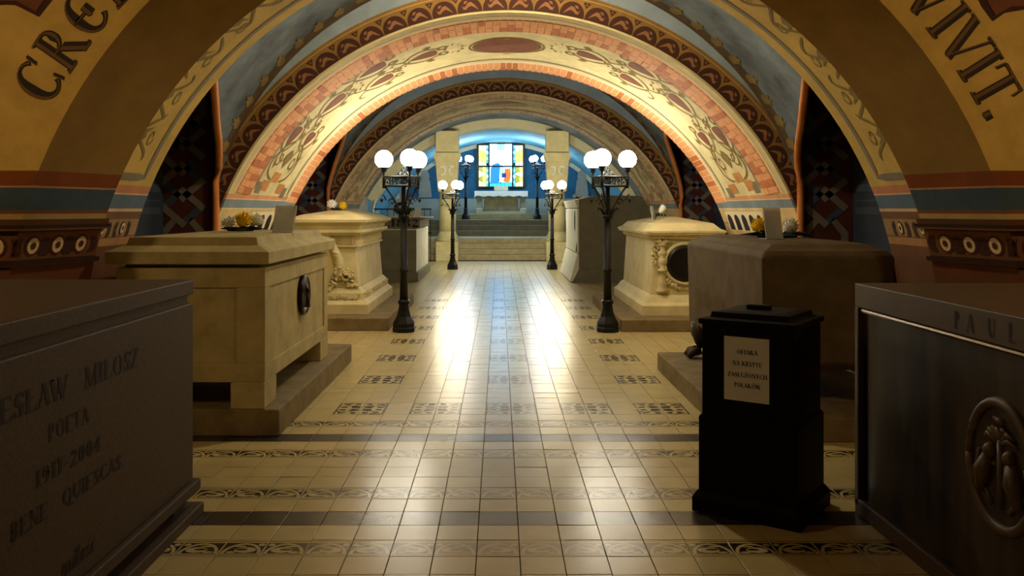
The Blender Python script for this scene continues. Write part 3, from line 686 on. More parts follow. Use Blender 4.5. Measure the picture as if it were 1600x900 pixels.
bay(7.08, 9.3, 6.6, 2.69, za=3.1, table=[(7.0, 3.12), (7.06, 3.1), (7.32, 3.0), (7.82, 2.8), (8.27, 2.6), (8.86, 2.3), (9.08, 2.15), (9.20, 2.03), (9.26, 1.88), (9.31, 1.55)])
bay(12.3, 15.4, 13.85, 1.54, pw=2.6)

# last bay before the chapel, wider
mb = MB(); ZB, RB = -.40, 4.86
mb.grid(lambda y, a: (RB*math.sin(a), y, ZB+RB*math.cos(a)), frange(18.2, 27.5, 8), frange(-1.05, 1.05, 49))
struct(mb.build('ceiling', 'vault_blue', smooth=True, fix=False))
for side, nm in ((-1, 'left'), (1, 'right')):
    mb = MB(); xo = side*RB*math.sin(1.05); zt = ZB+RB*math.cos(1.05)
    mb.poly([(xo, 18.2, 0), (xo, 27.5, 0), (xo, 27.5, zt), (xo, 18.2, zt)]); struct(mb.build('wall_'+nm, 'chapel_grey', fix=False))
# ------------------------------------------------------------------ chapel at the end
mb = MB()
RI, RO, ZA = 4.60, 5.6, -.415
mb.grid(lambda a, r: (r*math.sin(a), 27.5, ZA+r*math.cos(a)), frange(-1.06, 1.06, 41), (RI, RO))
mb.grid(lambda a, y: (RI*math.sin(a), y, ZA+RI*math.cos(a)), frange(-1.06, 1.06, 41), (27.5, 28.05))
mb.grid(lambda a, r: (r*math.sin(a), 28.05, ZA+r*math.cos(a)), frange(-1.06, 1.06, 41), (RI, RO))
struct(mb.build('wall_chapel_arch', 'chapel_ring', fix=False))
mb = MB(); CV, CZ = 5.2, -.85
mb.grid(lambda y, a: (CV*math.sin(a), y, CZ+CV*math.cos(a)), frange(28.05, 35.5, 6), frange(-1.25, 1.25, 49))
struct(mb.build('ceiling', 'chapel_light', smooth=True, fix=False))
mb = MB(); mb.poly([(-5.2, 35.5, 0), (5.2, 35.5, 0), (5.2, 35.5, 5), (-5.2, 35.5, 5)])
wall_end = struct(mb.build('wall_end', 'chapel_blue', fix=False))
d = MB(); d.box(-5.2, 5.2, 35.44, 35.5, 0, 2.05); d.build('dado', 'chapel_grey', wall_end)
d = MB()
d.grid(lambda a, r: (r*math.sin(a), 35.46, CZ+r*math.cos(a)), frange(-1.2, 1.2, 41), (CV-.16, CV)); d.build('painted_rib', 'chapel_ring', wall_end, fix=False)
for cx, hw, zt in ((-3.1, .75, 3.55), (3.25, .8, 3.6)):
    d = MB(); d.grid(lambda a, r: (cx+r*math.cos(a), 35.45, zt-hw+(r*math.sin(a) if a < PI and a > 0 else -2+hw)), [-.001]+frange(0.001, PI-.001, 17)+[PI+.001], (hw, hw+.28)); d.build('painted_arch_outline', 'chapel_grey', wall_end, fix=False)
    d = MB(); d.poly([(cx+.18*math.cos(t), 35.44, 2.95+.26*math.sin(t)) for t in frange(0, 2*PI, 17)[:-1]]); d.poly([(cx-.28, 35.445, 2.1), (cx+.28, 35.445, 2.1), (cx+.2, 35.445, 2.8), (cx-.2, 35.445, 2.8)]); d.build('painted_figure', 'figure_pale', wall_end, fix=False)
for side, nm in ((-1, 'left'), (1, 'right')):
    mb = MB(); xo = side*CV*math.sin(1.25); zt = CZ+CV*math.cos(1.25)
    mb.poly([(xo, 27.5, 0), (xo, 35.5, 0), (xo, 35.5, zt+.3), (xo, 27.5, zt+.3)]); struct(mb.build('wall_'+nm, 'chapel_grey', fix=False))
# steps
stp = MB(); stp.box(-5.0, 5.0, 32.0, 35.44, -.05, 1.2); steps = struct(stp.build('floor', 'step_dark'))
for i in range(4):
    s = MB(); s.box(-5.0, 5.0, 27.62+.32*i, 32.0, .17*i, .17*(i+1)-.002); o = s.build('step', 'step_stone', steps, bevel=.012)
for i in range(3):
    s = MB(); s.box(-5.0, 5.0, 30.6+.33*i, 32.0+(0 if i < 2 else 3.4), .68+.187*i, .68+.187*(i+1)); o = s.build('step', 'step_dark', steps, bevel=.012)
s = MB(); s.box(-1.7, 1.7, 32.9, 35.3, 1.241, 1.45); s.build('step', 'step_stone', steps, bevel=.012)
# columns
for cx in (-1.72, 1.72):
    t = thing('stone_column', 'stone column with carved initials on its capital, left of the chapel steps' if cx < 0 else 'stone column with carved initials on its capital, right of the chapel steps', 'column', (cx, 27.55, 0))
    m = MB(); m.box(cx-.35, cx+.35, 27.2, 27.9, 0, .6); m.build('plinth', 'limestone', t, bevel=.015)
    m = MB(); m.lathe((cx, 27.55, .6), [(.34, 0), (.34, .08), (.30, .12), (.33, .18), (.28, .24), (.265, .32)], 28); m.build('base', 'limestone', t, True)
    m = MB(); m.lathe((cx, 27.55, .92), [(.265, 0), (.265, .5), (.255, 1.24)], 28); m.build('shaft', 'limestone', t, True)
    m = MB(); m.tier((cx, 27.55), [(.25, .25, 2.16), (.285, .285, 2.2), (.33, .33, 2.75), (.345, .345, 3.1)]); cap = m.build('capital', 'limestone', t, bevel=.01)
    m = MB()
    for s2 in (-1, 1):
        c0 = Vector((cx+s2*.13, 27.55-.352, 2.82))
        m.tube([c0+Vector((s2*(.02-.09*math.cos(a)), 0, .13*math.sin(a))) for a in frange(-1.9, 2.1, 14)], .03, 6); m.tube([c0+Vector((-s2*.06, 0, .13)), c0+Vector((s2*.09, 0, .11))], .026, 6)
    m.build('carved_initials', 'white_stone', cap)
    m = MB(); m.tier((cx, 27.55), [(.345, .345, 3.1), (.40, .40, 3.22), (.41, .41, 3.34), (.41, .41, 3.37)]); m.build('abacus', 'limestone', t)
    m = MB(); m.box(cx-.355, cx+.355, 27.25, 27.9, 3.37, 4.06); m.build('impost_block', 'limestone', t, bevel=.01)

# stained glass window: plain coloured shapes (stand-in for the picture in it)
wl0, wl1, wz0, wz1 = PX(747, 35.4), PX(818, 35.4), PZ(292, 35.4), PZ(227, 35.4)
win = MB(); win.box(wl0-.06, wl1+.06, 35.40, 35.45, wz0-.06, wz1+.10); window = struct(win.build('window_1', 'lead'))
mx0, mx1, wt = PX(764, 35.4), PX(801, 35.4), PZ(260, 35.4)
GCOL = {'white': mat_emit('glass_white', (160, 220, 255), 13.0), 'yellow': mat_emit('glass_yellow', (235, 215, 90), 1.6), 'pale': mat_emit('glass_pale', (215, 222, 150), 1.8), 'olive': mat_emit('glass_olive', (150, 150, 40), 1.1),
        'blue': mat_emit('glass_blue', (8, 80, 225), 4.0), 'teal': mat_emit('glass_teal', (30, 170, 190), 2.0), 'orange': mat_emit('glass_orange', (232, 110, 40), 1.4), 'navy': mat_emit('glass_navy', (16, 40, 110), 1.2), 'sky': mat_emit('glass_sky', (110, 215, 250), 3.4), 'dark': mat('glass_dark', (14, 18, 22))}
def pane(pts, col, dy=0.0):
    m = MB(); m.prism([(x, 35.39-dy, z) for x, z in pts], (0, .008, 0)); m.build('pane', 'glass_'+col, window)
arcz = lambda x: wz1+.10*(1-((x-(wl0+wl1)/2)/((wl1-wl0)/2))**2)-.02
def rect(x0, x1, z0, z1, g=.012): return [(x0+g, z0+g), (x1-g, z0+g), (x1-g, z1-g), (x0+g, z1-g)]
random.seed(3)
for x0, x1, flipx in ((wl0, mx0, 0), (mx1, wl1, 1)):
    b0, b1 = (x1-.1, x1) if not flipx else (x0, x0+.1)
    f0, f1 = (x0, b0) if not flipx else (b1, x1)
    for q in range(14):
        z0, z1 = wz0+(wz1-wz0)*q/14, wz0+(wz1-wz0)*(q+1)/14
        if q != 7: pane(rect(b0, b1, z0, z1, .008), ('teal', 'sky', 'teal', 'white')[q % 4])
    zs = [wz0, wz0+.22, wz0+.42, wz0+.62, wt, wt+.2, wt+.42, wt+.6, wz1]
    for q in range(8):
        c = ['pale', 'olive', 'pale', 'olive', 'pale', 'yellow', 'yellow', 'pale'][q]; sk = .12*(1 if (q+flipx) % 2 else -1)
        z0, z1 = zs[q], zs[q+1]; t0 = z0 if q in (0, 4) else z0+sk*.5; u0 = z0 if q in (0, 4) else z0-sk*.5; t1 = z1 if q in (3, 7) else z1-sk*.5; u1 = z1 if q in (3, 7) else z1+sk*.5
        g = .01; mid = (f0+f1)/2
        pane([(f0+g, t0+g), (mid-g/2, (t0+u0)/2+g), (mid-g/2, (t1+u1)/2-g), (f0+g, t1-g)], c); pane([(mid+g/2, (t0+u0)/2+g), (f1-g, u0+g), (f1-g, u1-g), (mid+g/2, (t1+u1)/2-g)], 'yellow' if c == 'olive' else c)
cols = 6; rowsn = 9
for i in range(cols):
    for q in range(rowsn):
        x0, x1 = mx0+(mx1-mx0)*i/cols, mx0+(mx1-mx0)*(i+1)/cols; z0, z1 = wz0+(wz1-wz0)*q/rowsn, wz0+(wz1-wz0)*(q+1)/rowsn
        if q == rowsn-1: z1 = min(z1+.05, arcz((x0+x1)/2))
        c = 'white'
        if q == 0: c = 'teal'
        elif q == 8 and i in (2, 3): c = 'sky'
        pane(rect(x0, x1, z0, z1, .006), c)
cxw = (mx0+mx1)/2
def wellip(cx, cz, rx, rz, n=18): return [(cx+rx*math.cos(2*PI*i/n), cz+rz*math.sin(2*PI*i/n)) for i in range(n)]
pane([(cxw-.44, wz0+.12), (cxw-.06, wz0+.14), (cxw-.04, wz0+.45), (cxw-.02, wz0+.9), (cxw-.12, wz0+.98), (cxw-.34, wz0+.9), (cxw-.42, wz0+.7)], 'blue', .004)
pane([(cxw-.06, wz0+.45), (cxw+.14, wz0+.5), (cxw+.12, wz0+.86), (cxw-.02, wz0+.9)], 'sky', .006)
pane([(cxw+.10, wz0+.2), (cxw+.36, wz0+.18), (cxw+.42, wz0+.5), (cxw+.38, wz0+.76), (cxw+.16, wz0+.74)], 'orange', .005)
pane([(cxw+.02, wz0+.36), (cxw+.24, wz0+.4), (cxw+.2, wz0+.56), (cxw+.04, wz0+.56)], 'navy', .008)
for k in range(3): pane([(cxw+.17+.08*k, wz0+.22), (cxw+.185+.08*k, wz0+.22), (cxw+.195+.08*k, wz0+.7), (cxw+.18+.08*k, wz0+.7)], 'dark', .009)
pane([(cxw-.03, wz0+.12), (cxw, wz0+.12), (cxw, wz0+.42), (cxw-.03, wz0+.42)], 'dark', .01); pane([(cxw-.13, wz0+.27), (cxw+.1, wz0+.27), (cxw+.1, wz0+.30), (cxw-.13, wz0+.30)], 'dark', .01)
fm = MB()
for x in (mx0, mx1): fm.box(x-.034, x+.034, 35.345, 35.40, wz0, arcz(x))
fm.box(wl0, wl1, 35.345, 35.40, wt-.034, wt+.034)
for x in (wl0, wl1): fm.box(x-.03, x+.03, 35.35, 35.40, wz0, wz1)
fm.box(wl0, wl1, 35.35, 35.40, wz0-.03, wz0+.02)
fm.build('window_frame', 'lead', window)

# altar
AX = PX(783, 33.4)
t = thing('altar', 'stone altar table with white cloth below the stained glass window', 'altar', (AX, 33.9, 1.45))
m = MB(); m.box(AX-.95, AX+.95, 33.5, 34.4, 1.45, 1.53); m.build('footing', 'altar_stone', t, bevel=.01)
for s in (-1, 1):
    for yy in (33.55, 34.15):
        m = MB(); m.tier((AX+s*.84, yy+.1), [(.13, .12, 1.53), (.13, .12, 1.62), (.10, .09, 1.66), (.10, .09, 2.02), (.13, .12, 2.06), (.13, .12, 2.16)]); m.build('pillar', 'altar_stone', t)
m = MB(); m.box(AX-.66, AX+.66, 33.75, 34.2, 1.53, 2.16); fp = m.build('front_panel', 'altar_stone', t)
for s in (-1, 1):
    m = MB(); m.box(AX+s*.36-.26, AX+s*.36+.26, 33.725, 33.76, 1.62, 2.05); m.build('panel_field', 'step_stone', fp)
m = MB(); m.box(AX-.09, AX+.09, 33.70, 33.76, 1.53, 2.14); m.build('panel_stile', 'altar_stone', fp)
m = MB(); m.box(AX-1.0, AX+1.0, 33.42, 34.48, 2.16, 2.30); m.build('table_slab', 'altar_stone', t, bevel=.01)
m = MB()
def cloth(u, v):
    x = AX+u*1.04; dz = 0
    if v < 0: return (x+.02*math.sin(u*30), 33.40, 2.318+v*(.20+.02*math.sin(u*17)+(.07 if abs(u) > .97 else 0)))
    return (x, 33.40+v*1.08, 2.318)
m.grid(cloth, frange(-1, 1, 41), [-1, -.5, -.001, 0, .5, 1])
for s in (-1, 1): m.grid(lambda u, v: (AX+s*1.04, 33.4+u*1.08, 2.318-v*.26+.012*math.sin(u*20)*v), frange(0, 1, 16), (0, .5, 1))
m.build('altar_cloth', 'altar_cloth', t, fix=False)
tb = thing('altar_lectern', 'small grey book stand on the middle of the altar cloth', 'book stand', (PX(783, 33.7), 33.7, 2.32))
m = MB(); x = PX(783, 33.7); m.box(x-.25, x+.25, 33.6, 33.8, 2.32, 2.36); m.build('stand_base', 'altar_stone', tb)
m = MB(); m.hexa([(x-.27, 33.6, 2.36), (x+.27, 33.6, 2.36), (x+.27, 33.64, 2.36), (x-.27, 33.64, 2.36)], [(x-.27, 33.72, 2.52), (x+.27, 33.72, 2.52), (x+.27, 33.76, 2.50), (x-.27, 33.76, 2.50)]); m.build('stand_board', 'altar_stone', tb)

# railing before the chapel, left
t = thing('iron_railing', 'thin dark iron railing behind the tomb dated 1882', 'railing', (-2.7, 26.6, 0))
m = MB()
for z in (1.62, .9): m.tube([(-3.9, 26.6, z), (-2.15, 26.6, z)], .022, 6)
m.build('rail', 'iron', t)
for i in range(10):
    m = MB(); m.tube([(-3.85+.185*i, 26.6, 0), (-3.85+.185*i, 26.6, 1.62)], .012, 6); m.build('baluster', 'iron', t)

# ------------------------------------------------------------------ lamp posts
LAMP_H = 2.26
def make_lamp(sgn, power, name_mat):
    t = thing('lamp_post', 'x', 'lamp', (0, 0, 0), 0, 'cast iron lamp posts along the aisle')
    m = MB(); m.lathe((0, 0, 0), [(.15, 0), (.155, .05), (.145, .07), (.15, .11), (.135, .14), (.10, .20), (.075, .28), (.064, .36), (.078, .37), (.08, .40), (.062, .42)], 8, ph=PI/8); m.build('base', 'iron', t)
    m = MB(); m.lathe((0, 0, .42), [(.056, 0), (.05, .36), (.062, .37), (.062, .40), (.048, .41), (.042, 1.05)], 16); m.build('shaft', 'iron', t, True)
    m = MB(); m.lathe((0, 0, 1.47), [(.042, 0), (.07, .02), (.075, .05), (.05, .08), (.038, .12), (.03, .45), (.028, .52)], 16)
    for k in range(7):
        a = 2*PI*k/7; c, s = math.cos(a), math.sin(a); m.tube([(c*.05, s*.05, 1.52), (c*.09, s*.09, 1.60), (c*.13, s*.13, 1.62), (c*.14, s*.14, 1.58)], [.014, .016, .012, .006], 5)
    m.build('collar', 'iron', t, True)
    angs = [math.radians(a) for a in ((172, 292, 52) if sgn < 0 else (8, 248, 128))]; rr = .27
    cor = [Vector((rr*math.cos(a), rr*math.sin(a), 0)) for a in angs]
    m = MB()
    for z, r in ((1.91, .016), (2.03, .014)):
        for i in range(3): m.tube([cor[i]+Vector((0, 0, z)), cor[(i+1) % 3]+Vector((0, 0, z))], r, 6)
    fr = m.build('basket_frame', 'iron', t)
    m = MB()
    for i in range(3):
        a, b = cor[i], cor[(i+1) % 3]
        for q in range(4):
            c = a.lerp(b, (q+.5)/4)+Vector((0, 0, 1.97)); d = (b-a).normalized()
            m.tube([c+d*(.045*math.cos(w)*(1-w/9))+Vector((0, 0, .045*math.sin(w)*(1-w/9))) for w in frange(0, 6.6, 12)], .008, 4)
            m.tube([a.lerp(b, q/4)+Vector((0, 0, 1.91)), a.lerp(b, q/4)+Vector((0, 0, 2.03))], .008, 4)
    m.build('basket_scrollwork', 'iron', fr)
    m = MB(); m.add([tuple(c*.97+Vector((0, 0, 1.90))) for c in cor]+[tuple(c*.97+Vector((0, 0, 1.912))) for c in cor], [(2, 1, 0), (3, 4, 5), (0, 1, 4, 3), (1, 2, 5, 4), (2, 0, 3, 5)]); m.build('basket_tray', 'iron', fr)
    m = MB(); m.lathe((0, 0, 1.99), [(.02, 0), (.085, .02), (.08, .06), (.055, .10), (.02, .125), (.012, .15), (.02, .165), (.004, .19)], 14)
    for k in range(8):
        a = 2*PI*k/8; m.tube([(.085*math.cos(a), .085*math.sin(a), 2.01), (.082*math.cos(a), .082*math.sin(a), 2.06), (.056*math.cos(a), .056*math.sin(a), 2.10), (.02*math.cos(a), .02*math.sin(a), 2.118)], .006, 4)
    m.build('finial', 'iron', t, True)
    for i in range(3):
        c = cor[i]; d = c.normalized(); b = MB()
        b.tube([d*.03+Vector((0, 0, 1.55)), d*.13+Vector((0, 0, 1.73)), d*.25+Vector((0, 0, 1.90))], .013, 6)
        n = Vector((-d.y, d.x, 0))
        b.tube([d*.16+Vector((0, 0, 1.70))+d*(.05*math.cos(w))*(1-w/8)+Vector((0, 0, .05*math.sin(w)*(1-w/8))) for w in frange(0, 5.5, 11)], .008, 4)
        b.tube([d*(.30-.03*w)+Vector((0, 0, 1.80-.02*w*w)) for w in frange(0, 2, 6)], .008, 4)
        b.lathe(tuple(d*.30+Vector((0, 0, 1.72))), [(.003, -.03), (.022, 0), (.018, .02), (.003, .035)], 6)
        b.build('bracket', 'iron', t)
        h = MB(); h.lathe(tuple(c+Vector((0, 0, 1.90))), [(.02, -.02), (.02, .13), (.014, .14), (.014, .19), (.034, .20), (.03, .235), (.06, .25), (.055, .262)], 12); ho = h.build('globe_holder', 'iron', t, True)
        g = MB(); g.ball(tuple(c+Vector((0, 0, LAMP_H))), .12, 14, 10); g.build('globe', name_mat, t, True)['label'] = 'glowing white glass globe'
    return t
mat_emit('globe_near', (255, 246, 222), GLOBE_POWER); mat_emit('globe_far', (255, 242, 210), FAR_GLOBE_POWER); mat_emit('globe_altar', (226, 244, 255), ALTAR_GLOBE_POWER)
for x, sgn, side in ((-1.345, -1, 'left'), (1.325, 1, 'right')):
    o = 'white tomb with the garland' if sgn < 0 else 'white tomb with the torch relief'
    a = make_lamp(sgn, 0, 'globe_near'); a.location = (x, 11.48, 0); a['label'] = 'near %s iron lamp post with three globes, beside the %s' % (side, o)
    b = make_lamp(sgn, 0, 'globe_far'); b.location = (x, 23.5, 0); b['label'] = 'iron lamp post with three globes in front of the %s stone column' % side
    c = make_lamp(sgn, 0, 'globe_altar'); c.location = (x, 32.7, 1.243); c['label'] = 'far iron lamp post on the altar platform, %s of the stained glass' % side

# ------------------------------------------------------------------ tombs
def tomb(name, label, x, y): return thing(name, label, 'tomb', (x, y, 0))
# 1: near left, polished granite with inscription
t = tomb('granite_sarcophagus', 'dark speckled granite tomb with black inscription, nearest on the left', -2.27, 3.4)
XF = -1.692
m = MB(); m.box(-2.9, -1.655, 2.1, 4.63, 0, .055); m.build('plinth', 'pale_granite', t, bevel=.006)
for yy in (2.2, 3.9+.5):
    for xx in (-2.75, -1.83): m = MB(); m.box(xx-.1, xx+.1, yy, yy+.17, .055, .13); m.build('foot', 'pale_granite', t)
m = MB(); m.box(-2.86, -1.665, 2.12, 4.61, .13, .185); m.build('base_moulding', 'pale_granite', t, bevel=.006)
m = MB(); m.box(-2.83, XF, 2.16, 4.57, .185, 1.112); bd = m.build('body', 'pale_granite', t, bevel=.008)
m = MB(); m.box(-2.80, XF-.02, 2.2, 4.54, 1.112, 1.155); m.build('neck', 'pale_granite', t)
m = MB(); m.box(-2.86, XF, 2.12, 4.58, 1.155, 1.232); m.build('top_slab', 'pale_granite', t, bevel=.008)
def dof(px, X): return F*(abs(X)-(.095 if X < 0 else -.095))/abs(VX-px)
UX, UZ, XT = (0, 1, 0), (0, 0, 1), XF+.0015
def line(s, y0, y1, zb, h, sl=0):
    m = MB(); text_mesh(m, s, (XT, y0, zb), UX, UZ, h, width=y1-y0, slant=sl, kw=1.2); m.build('inscribed_word', 'letter_black', bd, fix=False)
line('CZESŁAW', 2.62, 3.24, .905, .083); line('MIŁOSZ', 3.37, 3.88, .905, .083)
line('POETA', 3.10, 3.41, .772, .062); line('1911-2004', 3.01, 3.51, .635, .06); line('BENE', 2.86, 3.10, .508, .06); line('QUIESCAS', 3.20, 3.70, .508, .06); line('miłość', 3.19, 3.46, .25, .075, .15)
# 2: left, sandstone block on four feet with a bronze medallion
t = tomb('stone_sarcophagus', 'sandstone tomb on square feet with oval bronze medallion, second on the left', -2.28, 7.4)
m = MB(); m.box(-3.02, -1.645, 6.16, 9.2, 0, .19); m.build('plinth', 'plinth_stone', t, bevel=.012)
for yy in (6.17, 8.12):
    for xx in (-2.8, -1.99): m = MB(); m.box(xx, xx+.24, yy, yy+.34, .19, .377); m.build('foot', 'sandstone', t, bevel=.008)
m = MB(); m.box(-2.80, -1.765, 6.2, 8.45, .377, 1.185); bd = m.build('body', 'sandstone', t, bevel=.008)
m = MB(); m.box(-2.76, -1.805, 6.24, 8.41, 1.185, 1.212); m.build('neck', 'sandstone', t)
def framed(parent, side, x, y0, y1, z0, z1, b, mt, d=.014):      # raised stiles and rails around a sunk panel on a side face
    m = MB(); xs = sorted((x, x+side*d))
    m.box(xs[0], xs[1], y0, y1, z1-b[1], z1); m.box(xs[0], xs[1], y0, y1, z0, z0+b[2]); m.box(xs[0], xs[1], y0, y0+b[0], z0+b[2], z1-b[1]); m.box(xs[0], xs[1], y1-b[0], y1, z0+b[2], z1-b[1])
    m.build('panel_frame', mt, parent, bevel=.003)
framed(bd, 1, -1.765, 6.2, 8.45, .377, 1.185, (.16, .14, .12), 'sandstone')
m = MB(); z0, z1, x0, x1 = .377, 1.185, -2.80, -1.751
m.box(x0, x1, 6.186, 6.2, z1-.14, z1); m.box(x0, x1, 6.186, 6.2, z0, z0+.13); m.box(x0, x0+.17, 6.186, 6.2, z0+.13, z1-.14); m.box(x1-.2, x1, 6.186, 6.2, z0+.13, z1-.14); m.build('panel_frame', 'sandstone', bd, bevel=.003)
m = MB(); m.tier((-2.285, 7.37), [(.57, 1.23, 1.212), (.575, 1.235, 1.217), (.575, 1.235, 1.30), (.50, 1.16, 1.335), (.47, 1.13, 1.345), (.455, 1.11, 1.40), (.40, 1.05, 1.405)]); m.build('lid', 'sandstone', t, bevel=.006)
m = MB(); ax = Matrix(((0, 0, 1), (1, 0, 0), (0, 1, 0)))
m.lathe((-1.765, 7.4, .876), [(.168, 0), (.168, .03), (.158, .042), (.146, .034), (.10, .042), (.05, .047), (.01, .048)], 30, ax)
m.tube([(-1.728, 7.42, .78), (-1.722, 7.41, .83), (-1.722, 7.40, .88)], [.035, .024, .016], 8); m.tube([(-1.724, 7.40, .87), (-1.722, 7.395, .92), (-1.726, 7.40, .955)], [.02, .028, .014], 8)
me = m.build('bronze_medallion', 'bronze', t, True); me['label'] = 'dark bronze oval medallion in relief'

# 3: left, white carved tomb with garlands
t = tomb('carved_sarcophagus', 'white carved tomb with garland and fluted frieze, third on the left', -2.6, 13.3)
m = MB(); m.box(-3.06, -1.555, 11.54, 14.9, 0, .168); m.build('plinth', 'plinth_stone', t, bevel=.012)
CT, HX, HY = (-2.465, 13.35), .41, 1.25
m = MB(); m.tier(CT, [(HX+.165, HY+.13, .168), (HX+.165, HY+.13, .30), (HX+.10, HY+.07, .36), (HX+.085, HY+.06, .45), (HX+.02, HY+.01, .52)]); m.build('base_moulding', 'limestone', t, bevel=.004)
m = MB(); m.tier(CT, [(HX+.01, HY+.005, .52), (HX-.025, HY-.02, 1.0), (HX-.03, HY-.025, 1.26)]); bd = m.build('body', 'limestone', t, bevel=.004)
m = MB(); m.tier(CT, [(HX-.02, HY-.01, 1.07), (HX+.015, HY+.02, 1.085), (HX+.015, HY+.02, 1.105), (HX-.02, HY-.01, 1.11)]); m.build('frieze_moulding', 'limestone', t)
def repeat(nm, m, mt, par, spots):                # alike pieces sharing one mesh
    o0 = None
    for p in spots:
        if o0 is None: o = o0 = m.build(nm, mt, par)
        else: o = bpy.data.objects.new(nm, o0.data); COL.objects.link(o); o.parent = par; o.matrix_parent_inverse = o0.matrix_parent_inverse.copy()
        o.location = p
m = MB(); m.lathe((0, 0, 0), [(.013, 0), (.013, .12)], 8); repeat('flute', m, 'limestone', t, [(CT[0]+HX-.075-i*.13-q*.032, CT[1]-HY+.02, 1.12) for i in range(7) for q in range(3)])
m = MB(); m.lathe((0, 0, 0), [(.02, 0), (.03, .03), (.028, .09), (.012, .12)], 8); repeat('frieze_leaf', m, 'limestone', t, [(CT[0]+HX-.025, CT[1]-HY+.12+i*.18, 1.12) for i in range(14)])
m = MB(); m.tier(CT, [(HX+.02, HY+.03, 1.24), (HX+.085, HY+.10, 1.285), (HX+.085, HY+.10, 1.322), (HX+.035, HY+.055, 1.326), (HX+.045, HY+.065, 1.375), (HX+.135, HY+.15, 1.425), (HX+.145, HY+.155, 1.462), (HX-.02, HY-.05, 1.525), (HX-.3, HY-.6, 1.585)]); m.build('lid', 'limestone', t)
m = MB(); yf = CT[1]-HY-.005
fx = lambda px: PX(px, yf)
fz = lambda py: PZ(py, yf)
gp = [(510, 366), (517, 374), (522, 388), (528, 402), (531, 418), (527, 432), (519, 444), (512, 450)]
gar = [Vector((fx(a), yf, fz(b))) for a, b in gp]
for sx in (1, -1):
    path = [Vector((CT[0]+(p.x-CT[0])*sx, p.y, p.z)) for p in gar]
    m.tube(path, [.03, .04, .055, .065, .07, .065, .05, .04], 8)
    random.seed(5)
    for i in range(46):
        k = random.random()*(len(path)-1); i0 = int(k); p = path[i0].lerp(path[min(i0+1, len(path)-1)], k-i0); m.ball(p+Vector((random.uniform(-.05, .05), -.03-random.random()*.03, random.uniform(-.05, .05))), random.uniform(.016, .03), 7, 5)
    cc = Vector((CT[0]+(fx(542)-CT[0])*sx, yf-.02, fz(432)))
    m.tube([cc+Vector((sx*.075*math.cos(w)*(1-w/14), -.01*w/3, .075*math.sin(w)*(1-w/14))) for w in frange(-1, 9, 30)], .024, 7)
    for i in range(9): m.ball(cc+Vector((sx*.1*math.cos(i*.7), 0, .1*math.sin(i*.7))), .026, 7, 5)
    for i in range(5): m.ball(cc+Vector((sx*(.02+.03*i), 0, -.13+.012*(i % 2))), .03, 7, 5)
    m.ball(Vector((CT[0]+(fx(511)-CT[0])*sx, yf-.02, fz(366))), .045, 9, 7)
m.build('carved_garland', 'carved', t, True)
m = MB(); random.seed(9)
for i in range(50):
    x = CT[0]+random.uniform(-1, 1)*(HX+.04); m.ball((x, CT[1]-HY-.075, .40+random.uniform(-.03, .03)), random.uniform(.012, .024), 6, 5)
for i in range(70):
    y = CT[1]+random.uniform(-1, 1)*HY; m.ball((CT[0]+HX+.09, y, .41+random.uniform(-.03, .03)), random.uniform(.012, .024), 6, 5)
m.build('carved_leaf_border', 'carved', t, True)['kind'] = 'stuff'

# 4: left far, plain grey block with a date
t = tomb('dated_tomb', 'plain grey block tomb with the raised date 1882, farthest on the left', -2.5, 21)
m = MB(); m.box(-3.3, -1.88, 19.3, 22.7, 0, .22); m.build('plinth', 'grey_stone', t, bevel=.012)
m = MB(); m.box(-3.25, -1.93, 19.4, 22.6, .22, 1.17); m.build('body', 'white_stone', t, bevel=.01)
m = MB(); m.box(-3.22, -1.93, 19.36, 19.398, .24, 1.15); m.build('front_slab', 'grey_stone', t, bevel=.006)
m = MB(); m.box(-3.15, -1.98, 19.55, 22.4, 1.17, 1.20); m.build('ledge', 'grey_stone', t)
m = MB(); m.box(-3.05, PX(656, 19.7), 19.7, 22.2, 1.20, 1.40); up = m.build('upper_block', 'grey_stone', t, bevel=.006)
m = MB(); m.box(-3.1, PX(664, 19.66), 19.64, 22.26, 1.40, 1.425); m.build('top_slab', 'grey_stone', t)
nx = PX(604, 19.69); nw = (PX(655, 19.69)-nx)/text_width('.1882')
for ch in '.1882':
    m = MB(); text_mesh(m, ch, (nx, 19.695, 1.215), (1, 0, 0), (0, 0, 1), .175, width=nw*GL[ch][1], kw=1.3); m.build('date_numeral', 'letter_black', up, fix=False); nx += nw*GL[ch][1]

# 5: near right, veined marble with an emblem
t = tomb('marble_tomb', 'veined marble tomb with oval lion emblem, nearest on the right', 2.4, 3.2)
XR = 1.78
m = MB(); m.box(XR+.03, 3.0, 1.7, 4.58, .05, 1.085); bd = m.build('body', 'marble_veined', t)
m = MB(); m.box(XR, 3.05, 1.66, 4.62, 1.085, 1.21); ts = m.build('top_slab', 'marble_white', t, bevel=.006)
m = MB(); m.box(XR, XR+.12, 4.575, 4.62, .05, 1.085); m.build('corner_stile', 'marble_white', t, bevel=.004)
m = MB(); m.box(XR, 3.05, 1.66, 4.62, 0, .085); m.build('base_slab', 'marble_white', t, bevel=.008)
m = MB(); m.tube([(XR+.02, 1.7, 1.07), (XR+.02, 4.57, 1.07)], .012, 8); m.build('metal_trim', 'chrome', t)
ys = {'P': 3.61, 'A': 3.515, 'U': 3.365, 'L': 3.225, 'I': 3.09}
for ch, y in list(ys.items())+[('N', 2.98), ('I', 2.83)]:
    m = MB(); text_mesh(m, ch, (XR-.0015, y, 1.108), (0, -1, 0), (0, 0, 1), .072, kw=1.3); m.build('inscribed_letter', 'letter_black', ts, fix=False)
ec = (3.32, .622); ra, rb = .215, .24; m = MB(); xm = XR+.03
